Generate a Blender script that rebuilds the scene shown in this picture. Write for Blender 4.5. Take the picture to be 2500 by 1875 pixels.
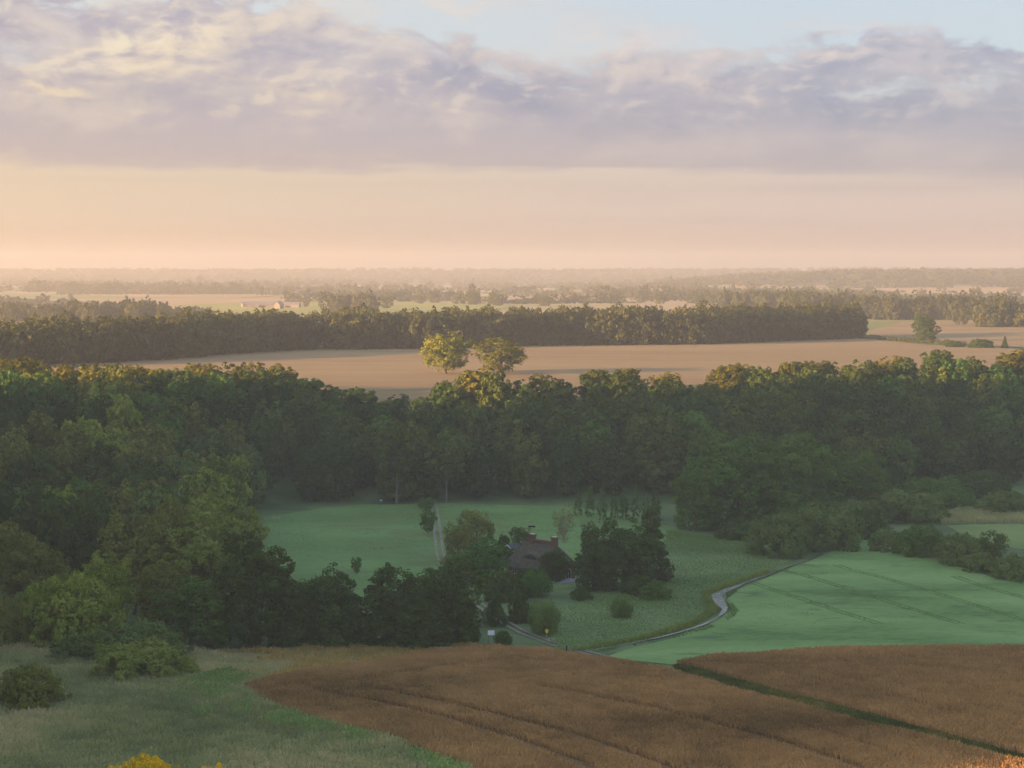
import bpy, math, random
import numpy as np
from mathutils import Vector, geometry

for o in list(bpy.data.objects):
    bpy.data.objects.remove(o)
S = bpy.context.scene
COL = S.collection
R = math.radians

# ------------------------------------------------------------------ camera
W0, H0, F0 = 2500.0, 1875.0, 4870.0          # photograph's pixels and focal length in pixels
CAMZ, HOR = 70.0, 655.0                      # height above the valley, row of the true horizon
PITCH = math.atan((H0/2 - HOR)/F0)
cam = bpy.data.cameras.new('camera')
cam.sensor_width = 36.0
cam.lens = 36.0*F0/W0
cam.clip_start, cam.clip_end = 1.0, 60000.0
camo = bpy.data.objects.new('camera', cam)
COL.objects.link(camo)
camo.location = (0, 0, CAMZ)
camo.rotation_euler = (R(90) - PITCH, 0, 0)
S.camera = camo

# ------------------------------------------------------------------ light
SUN_AZ, SUN_EL = -115.0, 8.5                  # degrees: azimuth from the view direction (left is negative), elevation
EXPOSURE = 2.72
SKY_STRENGTH = 0.15
S.view_settings.view_transform = 'Standard'
S.view_settings.look = 'None'
S.view_settings.exposure = EXPOSURE
S.view_settings.gamma = 1.0
S.view_settings.use_curve_mapping = False
S.cycles.use_denoising = True
S.cycles.max_bounces = 6
S.cycles.diffuse_bounces = 3
S.cycles.glossy_bounces = 2
S.cycles.transmission_bounces = 3
S.cycles.volume_bounces = 1
S.cycles.use_adaptive_sampling = True
S.cycles.adaptive_threshold = 0.015
S.cycles.sample_clamp_indirect = 6.0

sun = bpy.data.lights.new('sun', 'SUN')
sun.energy = 3.2
sun.angle = R(1.2)
sun.color = (1.0, 0.54, 0.22)
suno = bpy.data.objects.new('sun', sun)
COL.objects.link(suno)
sd = Vector((math.sin(R(SUN_AZ))*math.cos(R(SUN_EL)), math.cos(R(SUN_AZ))*math.cos(R(SUN_EL)), math.sin(R(SUN_EL))))
suno.rotation_euler = sd.to_track_quat('Z', 'Y').to_euler()


class NT:
    """small helper to write node trees as expressions"""
    def __init__(self, tree):
        self.t = tree
    def n(self, typ, **kw):
        nd = self.t.nodes.new(typ)
        for k, v in kw.items():
            setattr(nd, k, v)
        return nd
    def put(self, sock, v):
        if isinstance(v, bpy.types.NodeSocket):
            self.t.links.new(v, sock)
        elif v is not None:
            if isinstance(v, (tuple, list)) and len(v) == 3 and sock.type == 'RGBA':
                v = (*v, 1.0)
            sock.default_value = v
    def math(self, op, a, b=None, c=None, clamp=False):
        nd = self.n('ShaderNodeMath', operation=op, use_clamp=clamp)
        for i, v in enumerate((a, b, c)):
            if v is not None:
                self.put(nd.inputs[i], v)
        return nd.outputs[0]
    def add(self, a, b): return self.math('ADD', a, b)
    def sub(self, a, b): return self.math('SUBTRACT', a, b)
    def mul(self, a, b): return self.math('MULTIPLY', a, b)
    def sstep(self, v, lo, hi):
        nd = self.n('ShaderNodeMapRange', interpolation_type='SMOOTHSTEP')
        for i, x in enumerate((v, lo, hi, 0.0, 1.0)):
            self.put(nd.inputs[i], x)
        return nd.outputs[0]
    def mix(self, f, a, b, blend='MIX'):
        nd = self.n('ShaderNodeMix', data_type='RGBA', blend_type=blend)
        self.put(nd.inputs[0], f)
        self.put(nd.inputs[6], a)
        self.put(nd.inputs[7], b)
        return nd.outputs[2]
    def xyz(self, x, y, z):
        nd = self.n('ShaderNodeCombineXYZ')
        for i, v in enumerate((x, y, z)):
            self.put(nd.inputs[i], v)
        return nd.outputs[0]
    def noise(self, vec, scale, detail=4.0, rough=0.55, dist=0.0):
        nd = self.n('ShaderNodeTexNoise')
        self.put(nd.inputs['Vector'], vec)
        nd.inputs['Scale'].default_value = scale
        nd.inputs['Detail'].default_value = detail
        nd.inputs['Roughness'].default_value = rough
        nd.inputs['Distortion'].default_value = dist
        return nd.outputs[0]
    def curve(self, v, pts, lo, hi):
        """piecewise-linear y(x) through pts, x between lo and hi"""
        x = self.math('DIVIDE', self.sub(v, lo), hi - lo, clamp=True)
        nd = self.n('ShaderNodeValToRGB')
        cr = nd.color_ramp
        ys = [p[1] for p in pts]
        y0, y1 = min(ys), max(ys)
        while len(cr.elements) < len(pts):
            cr.elements.new(0.5)
        for e, p in zip(cr.elements, pts):
            e.position = (p[0] - lo)/(hi - lo)
            g = (p[1] - y0)/(y1 - y0)
            e.color = (g, g, g, 1)
        self.put(nd.inputs[0], x)
        return self.add(self.mul(nd.outputs[0], y1 - y0), y0)
    def ramp(self, v, cols):
        nd = self.n('ShaderNodeValToRGB')
        cr = nd.color_ramp
        while len(cr.elements) < len(cols):
            cr.elements.new(0.5)
        for e, (p, c) in zip(cr.elements, cols):
            e.position = p
            e.color = (*c, 1)
        self.put(nd.inputs[0], v)
        return nd.outputs[0]


def lin(r, g, b):
    f = lambda c: (c/255/12.92) if c/255 <= 0.04045 else ((c/255 + 0.055)/1.055)**2.4
    return (f(r), f(g), f(b))


world = bpy.data.worlds.new('World')
S.world = world
world.use_nodes = True
world.node_tree.nodes.clear()
N = NT(world.node_tree)
sky = N.n('ShaderNodeTexSky', sky_type='NISHITA')
sky.sun_disc = False
sky.sun_elevation = R(SUN_EL)
sky.sun_rotation = R(SUN_AZ)
sky.altitude = 60.0
sky.air_density = 1.0
sky.dust_density = 2.5
sky.ozone_density = 1.6
tc = N.n('ShaderNodeTexCoord')
sep = N.n('ShaderNodeSeparateXYZ')
N.put(sep.inputs[0], tc.outputs['Generated'])
AZ = N.mul(N.math('ARCTAN2', sep.outputs[0], sep.outputs[1]), 57.29578)
EL = N.mul(N.math('ARCSINE', sep.outputs[2]), 57.29578)
KS = 0.92/(SKY_STRENGTH*2**EXPOSURE)           # scene value of a cloud that shows at the given display colour


def skyc(r, g, b, k=1.0):
    return tuple(v*KS*k for v in lin(r, g, b))


# broad wavy shapes of the cloud bank, in degrees of azimuth and elevation
P1 = N.xyz(N.mul(AZ, 0.30), N.mul(EL, 0.75), 3.1)
P2 = N.xyz(N.mul(AZ, 0.55), N.mul(EL, 1.15), 7.7)
P3 = N.xyz(N.mul(AZ, 0.10), N.mul(EL, 1.5), 1.3)
n_big = N.noise(P1, 1.0, 4.0, 0.5, 0.2)
n_med = N.noise(P2, 1.0, 9.0, 0.62, 0.3)
n_str = N.noise(P3, 1.0, 6.0, 0.58, 0.2)
n_wa = N.noise(N.xyz(N.mul(AZ, 0.5), N.mul(EL, 1.1), 21.0), 1.0, 8.0, 0.66)
n_wb = N.noise(N.xyz(N.mul(AZ, 0.5), N.mul(EL, 1.1), 34.0), 1.0, 8.0, 0.66)
AW = N.add(AZ, N.mul(N.sub(n_wa, 0.5), 4.6))
EW = N.add(EL, N.mul(N.sub(n_wb, 0.5), 2.2))


def blob(a, e, ra, re, tilt=0.0):
    """a soft patch of cloud centred at azimuth a, elevation e"""
    da, de = N.sub(AW, a), N.sub(EW, e)
    if tilt:
        de = N.add(de, N.mul(da, tilt))
    q = N.add(N.math('POWER', N.math('ABSOLUTE', N.mul(da, 1/ra)), 2.0), N.math('POWER', N.math('ABSOLUTE', N.mul(de, 1/re)), 2.0))
    return N.math('EXPONENT', N.mul(q, -1.0))


def blobs(lst):
    r = None
    for k, *p in lst:
        v = N.mul(blob(*p), k)
        r = v if r is None else N.add(r, v)
    return N.math('MINIMUM', r, 1.0)


TOP = N.curve(AZ, [(-30, 9.5), (-15, 7.6), (-13, 7.3), (-9, 8.0), (-5, 7.1), (-2.2, 6.2), (0.4, 5.7), (1.6, 6.0), (3.2, 6.3), (7, 6.3), (10, 6.5), (15, 6.2), (30, 7.0)], -30, 30)
BASE = N.curve(AZ, [(-30, 2.9), (-12, 2.82), (-2, 2.66), (6, 2.62), (11, 2.45), (15, 2.2), (30, 2.1)], -30, 30)
wob = N.add(N.mul(N.sub(n_big, 0.5), 1.6), N.mul(N.sub(n_med, 0.5), 3.4))
up_edge = N.sstep(N.sub(N.add(TOP, wob), EL), -0.1, 0.45)
lo_edge = N.sstep(N.sub(EL, N.add(BASE, N.add(N.mul(N.sub(n_str, 0.5), 1.5), N.mul(N.sub(n_wb, 0.5), 0.5)))), -0.05, 0.28)
bank = N.mul(up_edge, lo_edge)
hole = blobs([(0.9, 10.2, 5.05, 1.1, 0.2), (0.6, 13.0, 5.2, 0.8, 0.25, -0.3), (0.5, -14.0, 6.0, 1.2, 0.25), (0.5, 6.6, 5.75, 0.9, 0.2)])
bank = N.mul(bank, N.sub(1.0, N.mul(hole, 0.9)))
wisp = N.mul(N.mul(N.sstep(N.noise(N.xyz(N.mul(AZ, 0.35), N.mul(EL, 0.8), 11.2), 1.0, 5.0, 0.55, 0.3), 0.45, 0.68), N.sstep(EL, 5.0, 6.5)), N.sub(1.0, N.sstep(EL, 14.0, 30.0)))
wisp = N.mul(wisp, N.curve(AZ, [(-40, 0.75), (-3, 0.85), (1, 0.6), (4, 0.3), (9, 0.1), (16, 0.1), (40, 0.6)], -40, 40))
streak = N.mul(N.mul(N.sstep(n_str, 0.48, 0.68), N.sstep(EL, 0.9, 1.5)), N.sub(1.0, N.sstep(EL, 2.3, 2.8)))
streak = N.mul(streak, N.curve(AZ, [(-16, 0.05), (0, 0.15), (4, 0.45), (16, 0.55)], -16, 16))
side = N.sstep(AZ, -14.0, 12.0)
# colour of the clouds: lavender shade, rosy and peach where the low sun catches them
cl = N.mix(side, skyc(178, 163, 178), skyc(162, 154, 178))
cl = N.mix(N.mul(N.sstep(n_big, 0.46, 0.68), 0.8), cl, N.mix(side, skyc(204, 186, 182), skyc(194, 178, 188)))
dark = blobs([(1.3, -13.6, 6.85, 2.2, 0.6), (0.8, -10.8, 4.9, 2.6, 0.35, 0.05), (0.9, -2.4, 5.6, 1.9, 0.4, 0.22), (1.0, 0.6, 4.7, 2.4, 0.5, 0.2), (0.8, 5.0, 4.2, 2.0, 0.5), (1.0, 9.4, 4.7, 2.2, 0.7, 0.12), (0.7, 13.5, 4.2, 2.0, 0.6), (0.6, 14.0, 5.9, 1.6, 0.25)])
cl = N.mix(N.mul(dark, N.add(0.35, N.mul(N.sstep(n_med, 0.36, 0.58), 0.65))), cl, N.mix(side, skyc(150, 140, 170), skyc(122, 126, 166)))
warm = blobs([(1.0, -9.9, 6.1, 2.3, 0.75, -0.12), (0.9, -12.6, 4.95, 1.1, 0.22), (0.75, -6.3, 5.0, 1.7, 0.42, 0.2), (0.5, -7.2, 6.9, 1.4, 0.3), (0.65, 2.6, 5.7, 1.5, 0.35, 0.12), (0.6, 5.6, 5.2, 1.4, 0.35, 0.25), (0.75, 8.2, 6.1, 1.5, 0.25), (0.4, 12.4, 4.9, 0.9, 0.3, 0.5), (0.55, -14.0, 2.95, 2.5, 0.1), (0.35, -3.8, 3.2, 2.5, 0.1)])
cl = N.mix(N.mul(warm, N.add(0.25, N.mul(N.sstep(n_med, 0.36, 0.62), 0.75))), cl, N.mix(side, skyc(238, 212, 180), skyc(218, 196, 192)))
bright = N.mul(blobs([(1.0, -10.3, 6.5, 1.5, 0.45, -0.25), (0.6, -12.0, 5.6, 0.9, 0.2), (0.5, -4.5, 7.2, 1.2, 0.3)]), N.sstep(n_med, 0.42, 0.60))
cl = N.mix(bright, cl, skyc(250, 232, 200))
n_off = N.noise(N.xyz(N.add(N.mul(AZ, 0.55), -0.13), N.add(N.mul(EL, 1.15), 0.17), 7.7), 1.0, 9.0, 0.62, 0.3)
relief = N.sub(n_med, n_off)
high_w = N.sstep(EL, 3.4, 5.0)
cl = N.mix(N.mul(N.mul(N.sstep(relief, 0.01, 0.13), high_w), 0.42), cl, N.mix(side, skyc(246, 222, 190), skyc(224, 204, 200)))
cl = N.mix(N.mul(N.mul(N.sstep(N.mul(relief, -1.0), 0.01, 0.13), high_w), 0.5), cl, N.mix(side, skyc(152, 140, 166), skyc(126, 128, 166)))
lowband = N.mul(N.sub(1.0, N.sstep(EL, 2.6, 4.2)), 0.7)
cl = N.mix(lowband, cl, N.mix(side, skyc(190, 170, 174), skyc(168, 157, 173)))
# the clear air behind them: scattered sunlight near the horizon, pale blue above
band = N.mix(N.sstep(AZ, -15.0, 13.0), skyc(222, 199, 177), skyc(207, 187, 186))
band = N.mix(N.mul(N.sub(1.0, N.sstep(EL, 0.2, 1.8)), 0.8), band, N.mix(N.sstep(AZ, -15.0, 13.0), skyc(182, 148, 124), skyc(172, 150, 147)))
high = N.mix(N.sstep(AZ, -15.0, 10.0), skyc(210, 212, 216), skyc(192, 202, 216))
high = N.mix(N.sstep(EL, 10.0, 40.0), high, skyc(176, 178, 186))
clear = N.mix(N.sstep(EL, 2.2, 6.2), band, high)
seen = N.mix(bank, clear, cl)
def thin(k, a, e, ra, re, w):
    da = N.mul(N.sub(AZ, a), 1/ra)
    de = N.mul(N.sub(N.sub(EL, e), N.mul(N.sub(n_str, 0.5), w)), 1/re)
    return N.mul(N.math('EXPONENT', N.mul(N.add(N.mul(da, da), N.mul(de, de)), -1.0)), k)


for q_ in ((0.85, 11.0, 2.28, 6.0, 0.14, 0.5), (0.4, 5.5, 1.35, 5.0, 0.10, 0.6), (0.35, 13.0, 1.1, 4.0, 0.16, 0.6), (0.4, -11.0, 2.5, 3.0, 0.06, 0.4), (0.3, -3.0, 2.35, 4.0, 0.06, 0.5)):
    streak = N.math('MINIMUM', N.add(streak, thin(*q_)), 0.9)
seen = N.mix(streak, seen, N.mix(side, skyc(206, 184, 172), skyc(192, 174, 180)))
pink = N.mul(blobs([(0.8, 3.2, 6.35, 2.4, 0.42, 0.06), (0.8, -1.6, 7.5, 1.7, 0.3, 0.08), (0.6, -6.0, 7.4, 1.1, 0.35), (0.4, 9.5, 6.75, 2.0, 0.15), (0.5, -3.4, 6.4, 1.0, 0.2, 0.2)]), N.add(0.35, N.mul(N.sstep(n_med, 0.38, 0.60), 0.65)))
seen = N.mix(pink, seen, N.mix(side, skyc(236, 214, 196), skyc(216, 200, 202)))
seen = N.mix(N.mul(wisp, 0.8), seen, N.mix(side, skyc(228, 208, 194), skyc(204, 194, 202)))
# orange glow added low beyond the left edge to warm haze and trees
ga = N.mul(N.add(AZ, 64.0), 1/28.0)
glow = N.mul(N.math('EXPONENT', N.mul(N.mul(ga, ga), -1.0)), N.math('EXPONENT', N.mul(N.mul(EL, EL), -1/34.0)))
seen = N.mix(glow, seen, skyc(255, 188, 105, 2.6))
low_sky = N.add(0.62, N.mul(N.sub(1.0, N.sstep(EL, 8.0, 26.0)), 0.3))
skycol = N.mix(low_sky, sky.outputs[0], seen)
bg = N.n('ShaderNodeBackground')
N.put(bg.inputs[0], skycol)
bg.inputs[1].default_value = SKY_STRENGTH
wo = N.n('ShaderNodeOutputWorld')
N.put(wo.inputs[0], bg.outputs[0])
world.cycles.sampling_method = 'MANUAL'
world.cycles.sample_map_resolution = 1024


# ------------------------------------------------------------------ terrain
def sm(a, b, v):
    t = np.clip((v - a)/(b - a), 0, 1)
    return t*t*(3 - 2*t)


def vnoise(x, y, seed=0):
    """cheap smooth value noise, -1..1"""
    x = np.asarray(x, float); y = np.asarray(y, float)
    xi, yi = np.floor(x), np.floor(y)
    fx, fy = x - xi, y - yi
    fx, fy = fx*fx*(3 - 2*fx), fy*fy*(3 - 2*fy)
    def hsh(i, j):
        v = np.sin(i*127.1 + j*311.7 + seed*74.7)*43758.5453
        return (v - np.floor(v))*2 - 1
    a, b, c, d = hsh(xi, yi), hsh(xi + 1, yi), hsh(xi, yi + 1), hsh(xi + 1, yi + 1)
    return (a*(1 - fx) + b*fx)*(1 - fy) + (c*(1 - fx) + d*fx)*fy


FX = [-600, -160, -110, -84, -70, 0, 40, 80, 110, 150, 190, 600]
FY = [400, 430, 470, 540, 596, 598, 590, 585, 610, 640, 655, 700]      # where the wooded slope starts
CY = [640, 668, 676, 684, 690, 690, 700, 715, 725, 740, 750, 790]      # where it reaches the plateau


def hgt(x, y):
    x = np.asarray(x, float); y = np.asarray(y, float)
    f, c = np.interp(x, FX, FY), np.interp(x, FX, CY)
    t = np.clip((y - f)/(c - f), 0, 1)
    z = 28.0*(0.55*t + 0.45*t*t*(3 - 2*t))
    z = z + 3.2*sm(385, 290, y)                                        # the wheat lies on a low swell
    z = z + 0.35*vnoise(x/37.0, y/37.0, 1)*sm(5, 0, z) + 1.2*vnoise(x/190.0, y/190.0, 2)*sm(720, 1000, y)
    z = z + 2.2*vnoise(x/700.0, y/500.0, 3)*sm(1300, 2200, y)
    z = z + sm(3300, 4000, y)*sm(80, 800, x)*31.0*(1 + 0.10*vnoise(x/260.0, y/300.0, 4))*sm(5400, 4500, y)   # wooded hill
    z = z + sm(5200, 6900, y)*(31 + 4*vnoise(x/900.0, y/900.0, 5) + 3*vnoise(x/380.0, y/400.0, 6))
    # added ridge outside the frame, shaped to shade the valley, gapped to light wheat
    rz = np.interp(y - 0.466*(x + 250), [-200, 0, 58, 84, 122, 140, 180, 465, 505, 545, 1000, 1200], [120, 120, 62, 40, 36, 50, 120, 120, 84, 34, 31, 28])
    xi = -np.interp(y, [0, 200, 400, 500, 600, 700], [90, 104, 136, 160, 178, 205])
    rz = rz + sm(20, 60, rz)*(9*vnoise(x/31.0, y/17.0, 8) + 5*vnoise(x/11.0, y/8.0, 9))*sm(620, 520, y)
    rz = rz + sm(22, 30, rz)*6*vnoise(x/13.0, y/9.0, 12)*sm(400, 300, y)
    rid = rz*sm(xi, xi - 75, x)*sm(-520, -340, x)
    return np.maximum(z, rid)


def ray(px, py):
    a, b = (px - W0/2)/F0, (H0/2 - py)/F0
    c, s = math.cos(PITCH), math.sin(PITCH)
    return (a, c + b*s, -s + b*c)


def at(px, py, far=8800.0):
    """the point of the ground seen at that pixel of the photograph"""
    d = ray(px, py)
    y, step = 150.0, 2.0
    while y < far:
        t = y/d[1]
        if CAMZ + d[2]*t < float(hgt(d[0]*t, y)):
            lo, hi = y - step, y
            for _ in range(20):
                m = (lo + hi)/2
                t = m/d[1]
                if CAMZ + d[2]*t < float(hgt(d[0]*t, m)):
                    hi = m
                else:
                    lo = m
            t = hi/d[1]
            return (d[0]*t, hi)
        step = max(2.0, y*0.006)
        y += step
    t = far/d[1]
    return (d[0]*t, far)


def z_at_row(y, px, py):
    d = ray(px, py)
    return CAMZ + d[2]*y/d[1]


# ------------------------------------------------------------------ object helpers
def mesh_np(name, v, f, mat, parent=None, tint=None, smooth=False):
    v = np.asarray(v, np.float32); f = np.asarray(f, np.int32)
    k = f.shape[1]
    me = bpy.data.meshes.new(name)
    me.vertices.add(len(v))
    me.vertices.foreach_set('co', v.ravel())
    me.loops.add(f.size)
    me.loops.foreach_set('vertex_index', f.ravel())
    me.polygons.add(len(f))
    me.polygons.foreach_set('loop_start', np.arange(0, f.size, k, dtype=np.int32))
    if tint is not None:
        at_ = me.attributes.new('tint', 'FLOAT', 'FACE')
        at_.data.foreach_set('value', np.asarray(tint, np.float32))
    if smooth:
        me.polygons.foreach_set('use_smooth', np.ones(len(f), bool))
    me.update(calc_edges=True)
    me.materials.append(mat)
    o = bpy.data.objects.new(name, me)
    COL.objects.link(o)
    if parent is not None:
        o.parent = parent
    return o


def tag(o, label=None, cat=None, group=None, kind=None):
    if label: o['label'] = label
    if cat: o['category'] = cat
    if group: o['group'] = group
    if kind: o['kind'] = kind
    return o


def empty(name, loc, rz=0.0, sc=(1, 1, 1)):
    o = bpy.data.objects.new(name, None)
    o.empty_display_size = 0.5
    COL.objects.link(o)
    o.location = loc
    o.rotation_euler = (0, 0, rz)
    o.scale = sc
    return o


def copy_tree(o, parent=None):
    c = o.copy()
    COL.objects.link(c)
    c.parent = parent
    for ch in o.children:
        copy_tree(ch, c)
    return c


class MB:
    """collects boxes, bars and tubes into one mesh"""
    def __init__(self):
        self.v, self.f = [], []
    def quad(self, a, b, c, d):
        i = len(self.v)
        self.v += [a, b, c, d]
        self.f.append((i, i + 1, i + 2, i + 3))
    def box(self, x0, x1, y0, y1, z0, z1):
        i = len(self.v)
        self.v += [(x0, y0, z0), (x1, y0, z0), (x1, y1, z0), (x0, y1, z0), (x0, y0, z1), (x1, y0, z1), (x1, y1, z1), (x0, y1, z1)]
        self.f += [(i, i + 3, i + 2, i + 1), (i + 4, i + 5, i + 6, i + 7), (i, i + 1, i + 5, i + 4), (i + 1, i + 2, i + 6, i + 5), (i + 2, i + 3, i + 7, i + 6), (i + 3, i, i + 4, i + 7)]
        return self
    def tube(self, pts, rads, n=6):
        pts = [Vector(p) for p in pts]
        base = len(self.v)
        for i, p in enumerate(pts):
            d = (pts[min(i + 1, len(pts) - 1)] - pts[max(i - 1, 0)]).normalized()
            u = d.orthogonal().normalized()
            w = d.cross(u)
            for k in range(n):
                a = 2*math.pi*k/n
                self.v.append(tuple(p + (u*math.cos(a) + w*math.sin(a))*rads[i]))
        for i in range(len(pts) - 1):
            for k in range(n):
                a, b = base + i*n + k, base + i*n + (k + 1) % n
                self.f.append((a, b, b + n, a + n))
        for e in (0, len(pts) - 1):
            c = len(self.v)
            self.v.append(tuple(pts[e]))
            for k in range(n):
                a, b = base + e*n + k, base + e*n + (k + 1) % n
                self.f.append((c, b, a, c) if e == 0 else (c, a, b, c))
        return self
    def build(self, name, mat, parent=None, smooth=False):
        me = bpy.data.meshes.new(name)
        me.from_pydata([tuple(p) for p in self.v], [], [tuple(dict.fromkeys(f)) for f in self.f])
        if smooth:
            me.polygons.foreach_set('use_smooth', [True]*len(me.polygons))
        me.update()
        me.materials.append(mat)
        o = bpy.data.objects.new(name, me)
        COL.objects.link(o)
        if parent is not None:
            o.parent = parent
        return o


# ------------------------------------------------------------------ materials
def new_mat(name):
    m = bpy.data.materials.new(name)
    m.use_nodes = True
    m.node_tree.nodes.clear()
    return m, NT(m.node_tree)


def finish(n, m, shader):
    out = n.n('ShaderNodeOutputMaterial')
    n.put(out.inputs[0], shader)
    return m


def principled(n, col, rough=0.8, bump=None, bstr=0.3, spec=0.3):
    p = n.n('ShaderNodeBsdfPrincipled')
    n.put(p.inputs['Base Color'], col)
    n.put(p.inputs['Roughness'], rough)
    p.inputs['Specular IOR Level'].default_value = spec
    if bump is not None:
        b = n.n('ShaderNodeBump')
        b.inputs['Strength'].default_value = bstr
        b.inputs['Distance'].default_value = 0.1
        n.put(b.inputs['Height'], bump)
        n.put(p.inputs['Normal'], b.outputs[0])
    return p.outputs[0]


LEAFK = (1.95, 1.9, 1.35)


def foliage_mat(name, cols, trans=0.3, vary=0.6, k=LEAFK):
    cols = [(p, (c[0]*k[0], c[1]*k[1], c[2]*k[2])) for p, c in cols] if vary else cols
    m, n = new_mat(name)
    a = n.n('ShaderNodeAttribute', attribute_name='tint')
    oi = n.n('ShaderNodeObjectInfo')
    t = n.add(a.outputs['Fac'], n.mul(n.sub(oi.outputs['Random'], 0.5), vary))
    c = n.ramp(t, cols)
    d = n.n('ShaderNodeBsdfDiffuse')
    n.put(d.inputs[0], c)
    tr = n.n('ShaderNodeBsdfTranslucent')
    n.put(tr.inputs[0], n.mix(1.0, c, (1.0, 1.0, 0.55), 'MULTIPLY'))
    mx = n.n('ShaderNodeMixShader')
    mx.inputs[0].default_value = trans
    n.put(mx.inputs[1], d.outputs[0])
    n.put(mx.inputs[2], tr.outputs[0])
    return finish(n, m, mx.outputs[0])


def field_mat(name, cols, scale=0.06, fine=1.2, finew=0.35, stretch=(1, 1), rough=0.95, bump=0.0, rot=0.0, spots=None):
    m, n = new_mat(name)
    g = n.n('ShaderNodeNewGeometry')
    mp = n.n('ShaderNodeMapping')
    n.put(mp.inputs[0], g.outputs['Position'])
    mp.inputs['Rotation'].default_value = (0, 0, rot)
    mp.inputs['Scale'].default_value = (stretch[0], stretch[1], 1)
    a = n.noise(mp.outputs[0], scale, 5, 0.55, 0.3)
    b = n.noise(mp.outputs[0], fine, 4, 0.6)
    v = n.add(n.mul(a, 1 - finew), n.mul(b, finew))
    c = n.ramp(n.sstep(v, 0.30, 0.70), cols)
    if spots:
        mp2 = n.n('ShaderNodeMapping')
        n.put(mp2.inputs[0], g.outputs['Position'])
        mp2.inputs['Scale'].default_value = (spots[0], spots[1], 1)
        k = n.mul(n.sstep(n.noise(mp2.outputs[0], 1.0, 5, 0.62, 0.4), spots[2], spots[2] + 0.09), spots[3])
        c = n.mix(k, c, spots[4])
    return finish(n, m, principled(n, c, rough, b if bump else None, bump, 0.1))


def plain_mat(name, c0, c1, scale=2.0, rough=0.8, bump=0.3, spec=0.3, obj=True):
    m, n = new_mat(name)
    t = n.n('ShaderNodeTexCoord')
    v = n.noise(t.outputs['Object'], scale, 5, 0.6)
    c = n.ramp(n.sstep(v, 0.3, 0.7), [(0.0, c0), (1.0, c1)])
    return finish(n, m, principled(n, c, rough, v, bump, spec))


M = {}
M['wood_leaf'] = foliage_mat('woodland leaves', [(0.0, (0.020, 0.034, 0.013)), (0.45, (0.036, 0.058, 0.020)), (0.8, (0.058, 0.080, 0.026)), (1.0, (0.085, 0.105, 0.034))])
M['crest_leaf'] = foliage_mat('sun-tinted crest leaves', [(0.0, (0.048, 0.066, 0.014)), (0.5, (0.122, 0.128, 0.018)), (1.0, (0.205, 0.185, 0.028))], k=(1, 1, 1))  # golden sunlight on the crest is tinted into these leaf colours
M['oak_dark'] = foliage_mat('shaded oak leaves', [(0.0, (0.050, 0.062, 0.014)), (0.5, (0.108, 0.125, 0.024)), (1.0, (0.175, 0.185, 0.034))], vary=0.1, k=(1, 1, 1))  # darker oak copy, its shade put into the colour
M['vivid_leaf'] = foliage_mat('vivid green leaves', [(0.0, (0.030, 0.090, 0.018)), (0.5, (0.062, 0.165, 0.030)), (1.0, (0.110, 0.240, 0.052))], vary=0.1, k=(1, 1, 1))
M['fresh_leaf'] = foliage_mat('fresh willow leaves', [(0.0, (0.070, 0.125, 0.030)), (0.5, (0.140, 0.225, 0.060)), (1.0, (0.225, 0.320, 0.105))], vary=0.1, k=(1, 1, 1))
M['oak_leaf'] = foliage_mat('oak leaves', [(0.0, (0.065, 0.085, 0.018)), (0.5, (0.175, 0.200, 0.030)), (1.0, (0.260, 0.270, 0.048))], vary=0.1, k=(1, 1, 1))  # brighter oak copy, sunlight put into the leaf colours
M['dark_leaf'] = foliage_mat('dark leaves', [(0.0, (0.016, 0.032, 0.012)), (0.5, (0.030, 0.055, 0.020)), (1.0, (0.055, 0.088, 0.030))], vary=0.2)
M['green_leaf'] = foliage_mat('green leaves', [(0.0, (0.022, 0.050, 0.016)), (0.5, (0.044, 0.090, 0.026)), (1.0, (0.075, 0.130, 0.038))], vary=0.2)
M['lime_leaf'] = foliage_mat('lime leaves', [(0.0, (0.050, 0.080, 0.016)), (0.5, (0.120, 0.155, 0.034)), (1.0, (0.200, 0.230, 0.062))], vary=0.1)
M['olive_leaf'] = foliage_mat('olive leaves', [(0.0, (0.044, 0.054, 0.018)), (0.5, (0.085, 0.098, 0.032)), (1.0, (0.135, 0.145, 0.050))], vary=0.2)
M['willow_leaf'] = foliage_mat('willow leaves', [(0.0, (0.050, 0.074, 0.034)), (0.5, (0.096, 0.132, 0.050)), (1.0, (0.150, 0.190, 0.075))], vary=0.2, k=(1.3, 1.45, 1.1))
M['bright_leaf'] = foliage_mat('bright willow leaves', [(0.0, (0.090, 0.120, 0.026)), (0.5, (0.220, 0.250, 0.060)), (1.0, (0.340, 0.360, 0.105))], vary=0.1, k=(1, 1.1, 1))
M['far_leaf'] = foliage_mat('haze-lightened far leaves', [(0.0, (0.042, 0.056, 0.022)), (0.5, (0.085, 0.100, 0.034)), (1.0, (0.155, 0.155, 0.042))], vary=0.2, k=(1, 1, 1))  # leaf colours lightened in place of stronger haze
M['gorse'] = foliage_mat('yellow blossom', [(0.0, (0.11, 0.10, 0.015)), (0.4, (0.34, 0.24, 0.012)), (1.0, (0.58, 0.39, 0.012))], vary=0.05)
M['bare_leaf'] = foliage_mat('thin brown green leaves', [(0.0, (0.07, 0.075, 0.04)), (1.0, (0.13, 0.125, 0.06))], vary=0.1)
M['wheat'] = foliage_mat('ripe wheat', [(0.0, (0.19, 0.118, 0.052)), (0.5, (0.42, 0.255, 0.112)), (1.0, (0.60, 0.375, 0.165))], trans=0.15, vary=0.0)
M['gold_grass'] = foliage_mat('dry golden grass', [(0.0, (0.22, 0.20, 0.07)), (0.5, (0.48, 0.34, 0.13)), (1.0, (0.66, 0.46, 0.19))], trans=0.25, vary=0.0)
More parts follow.
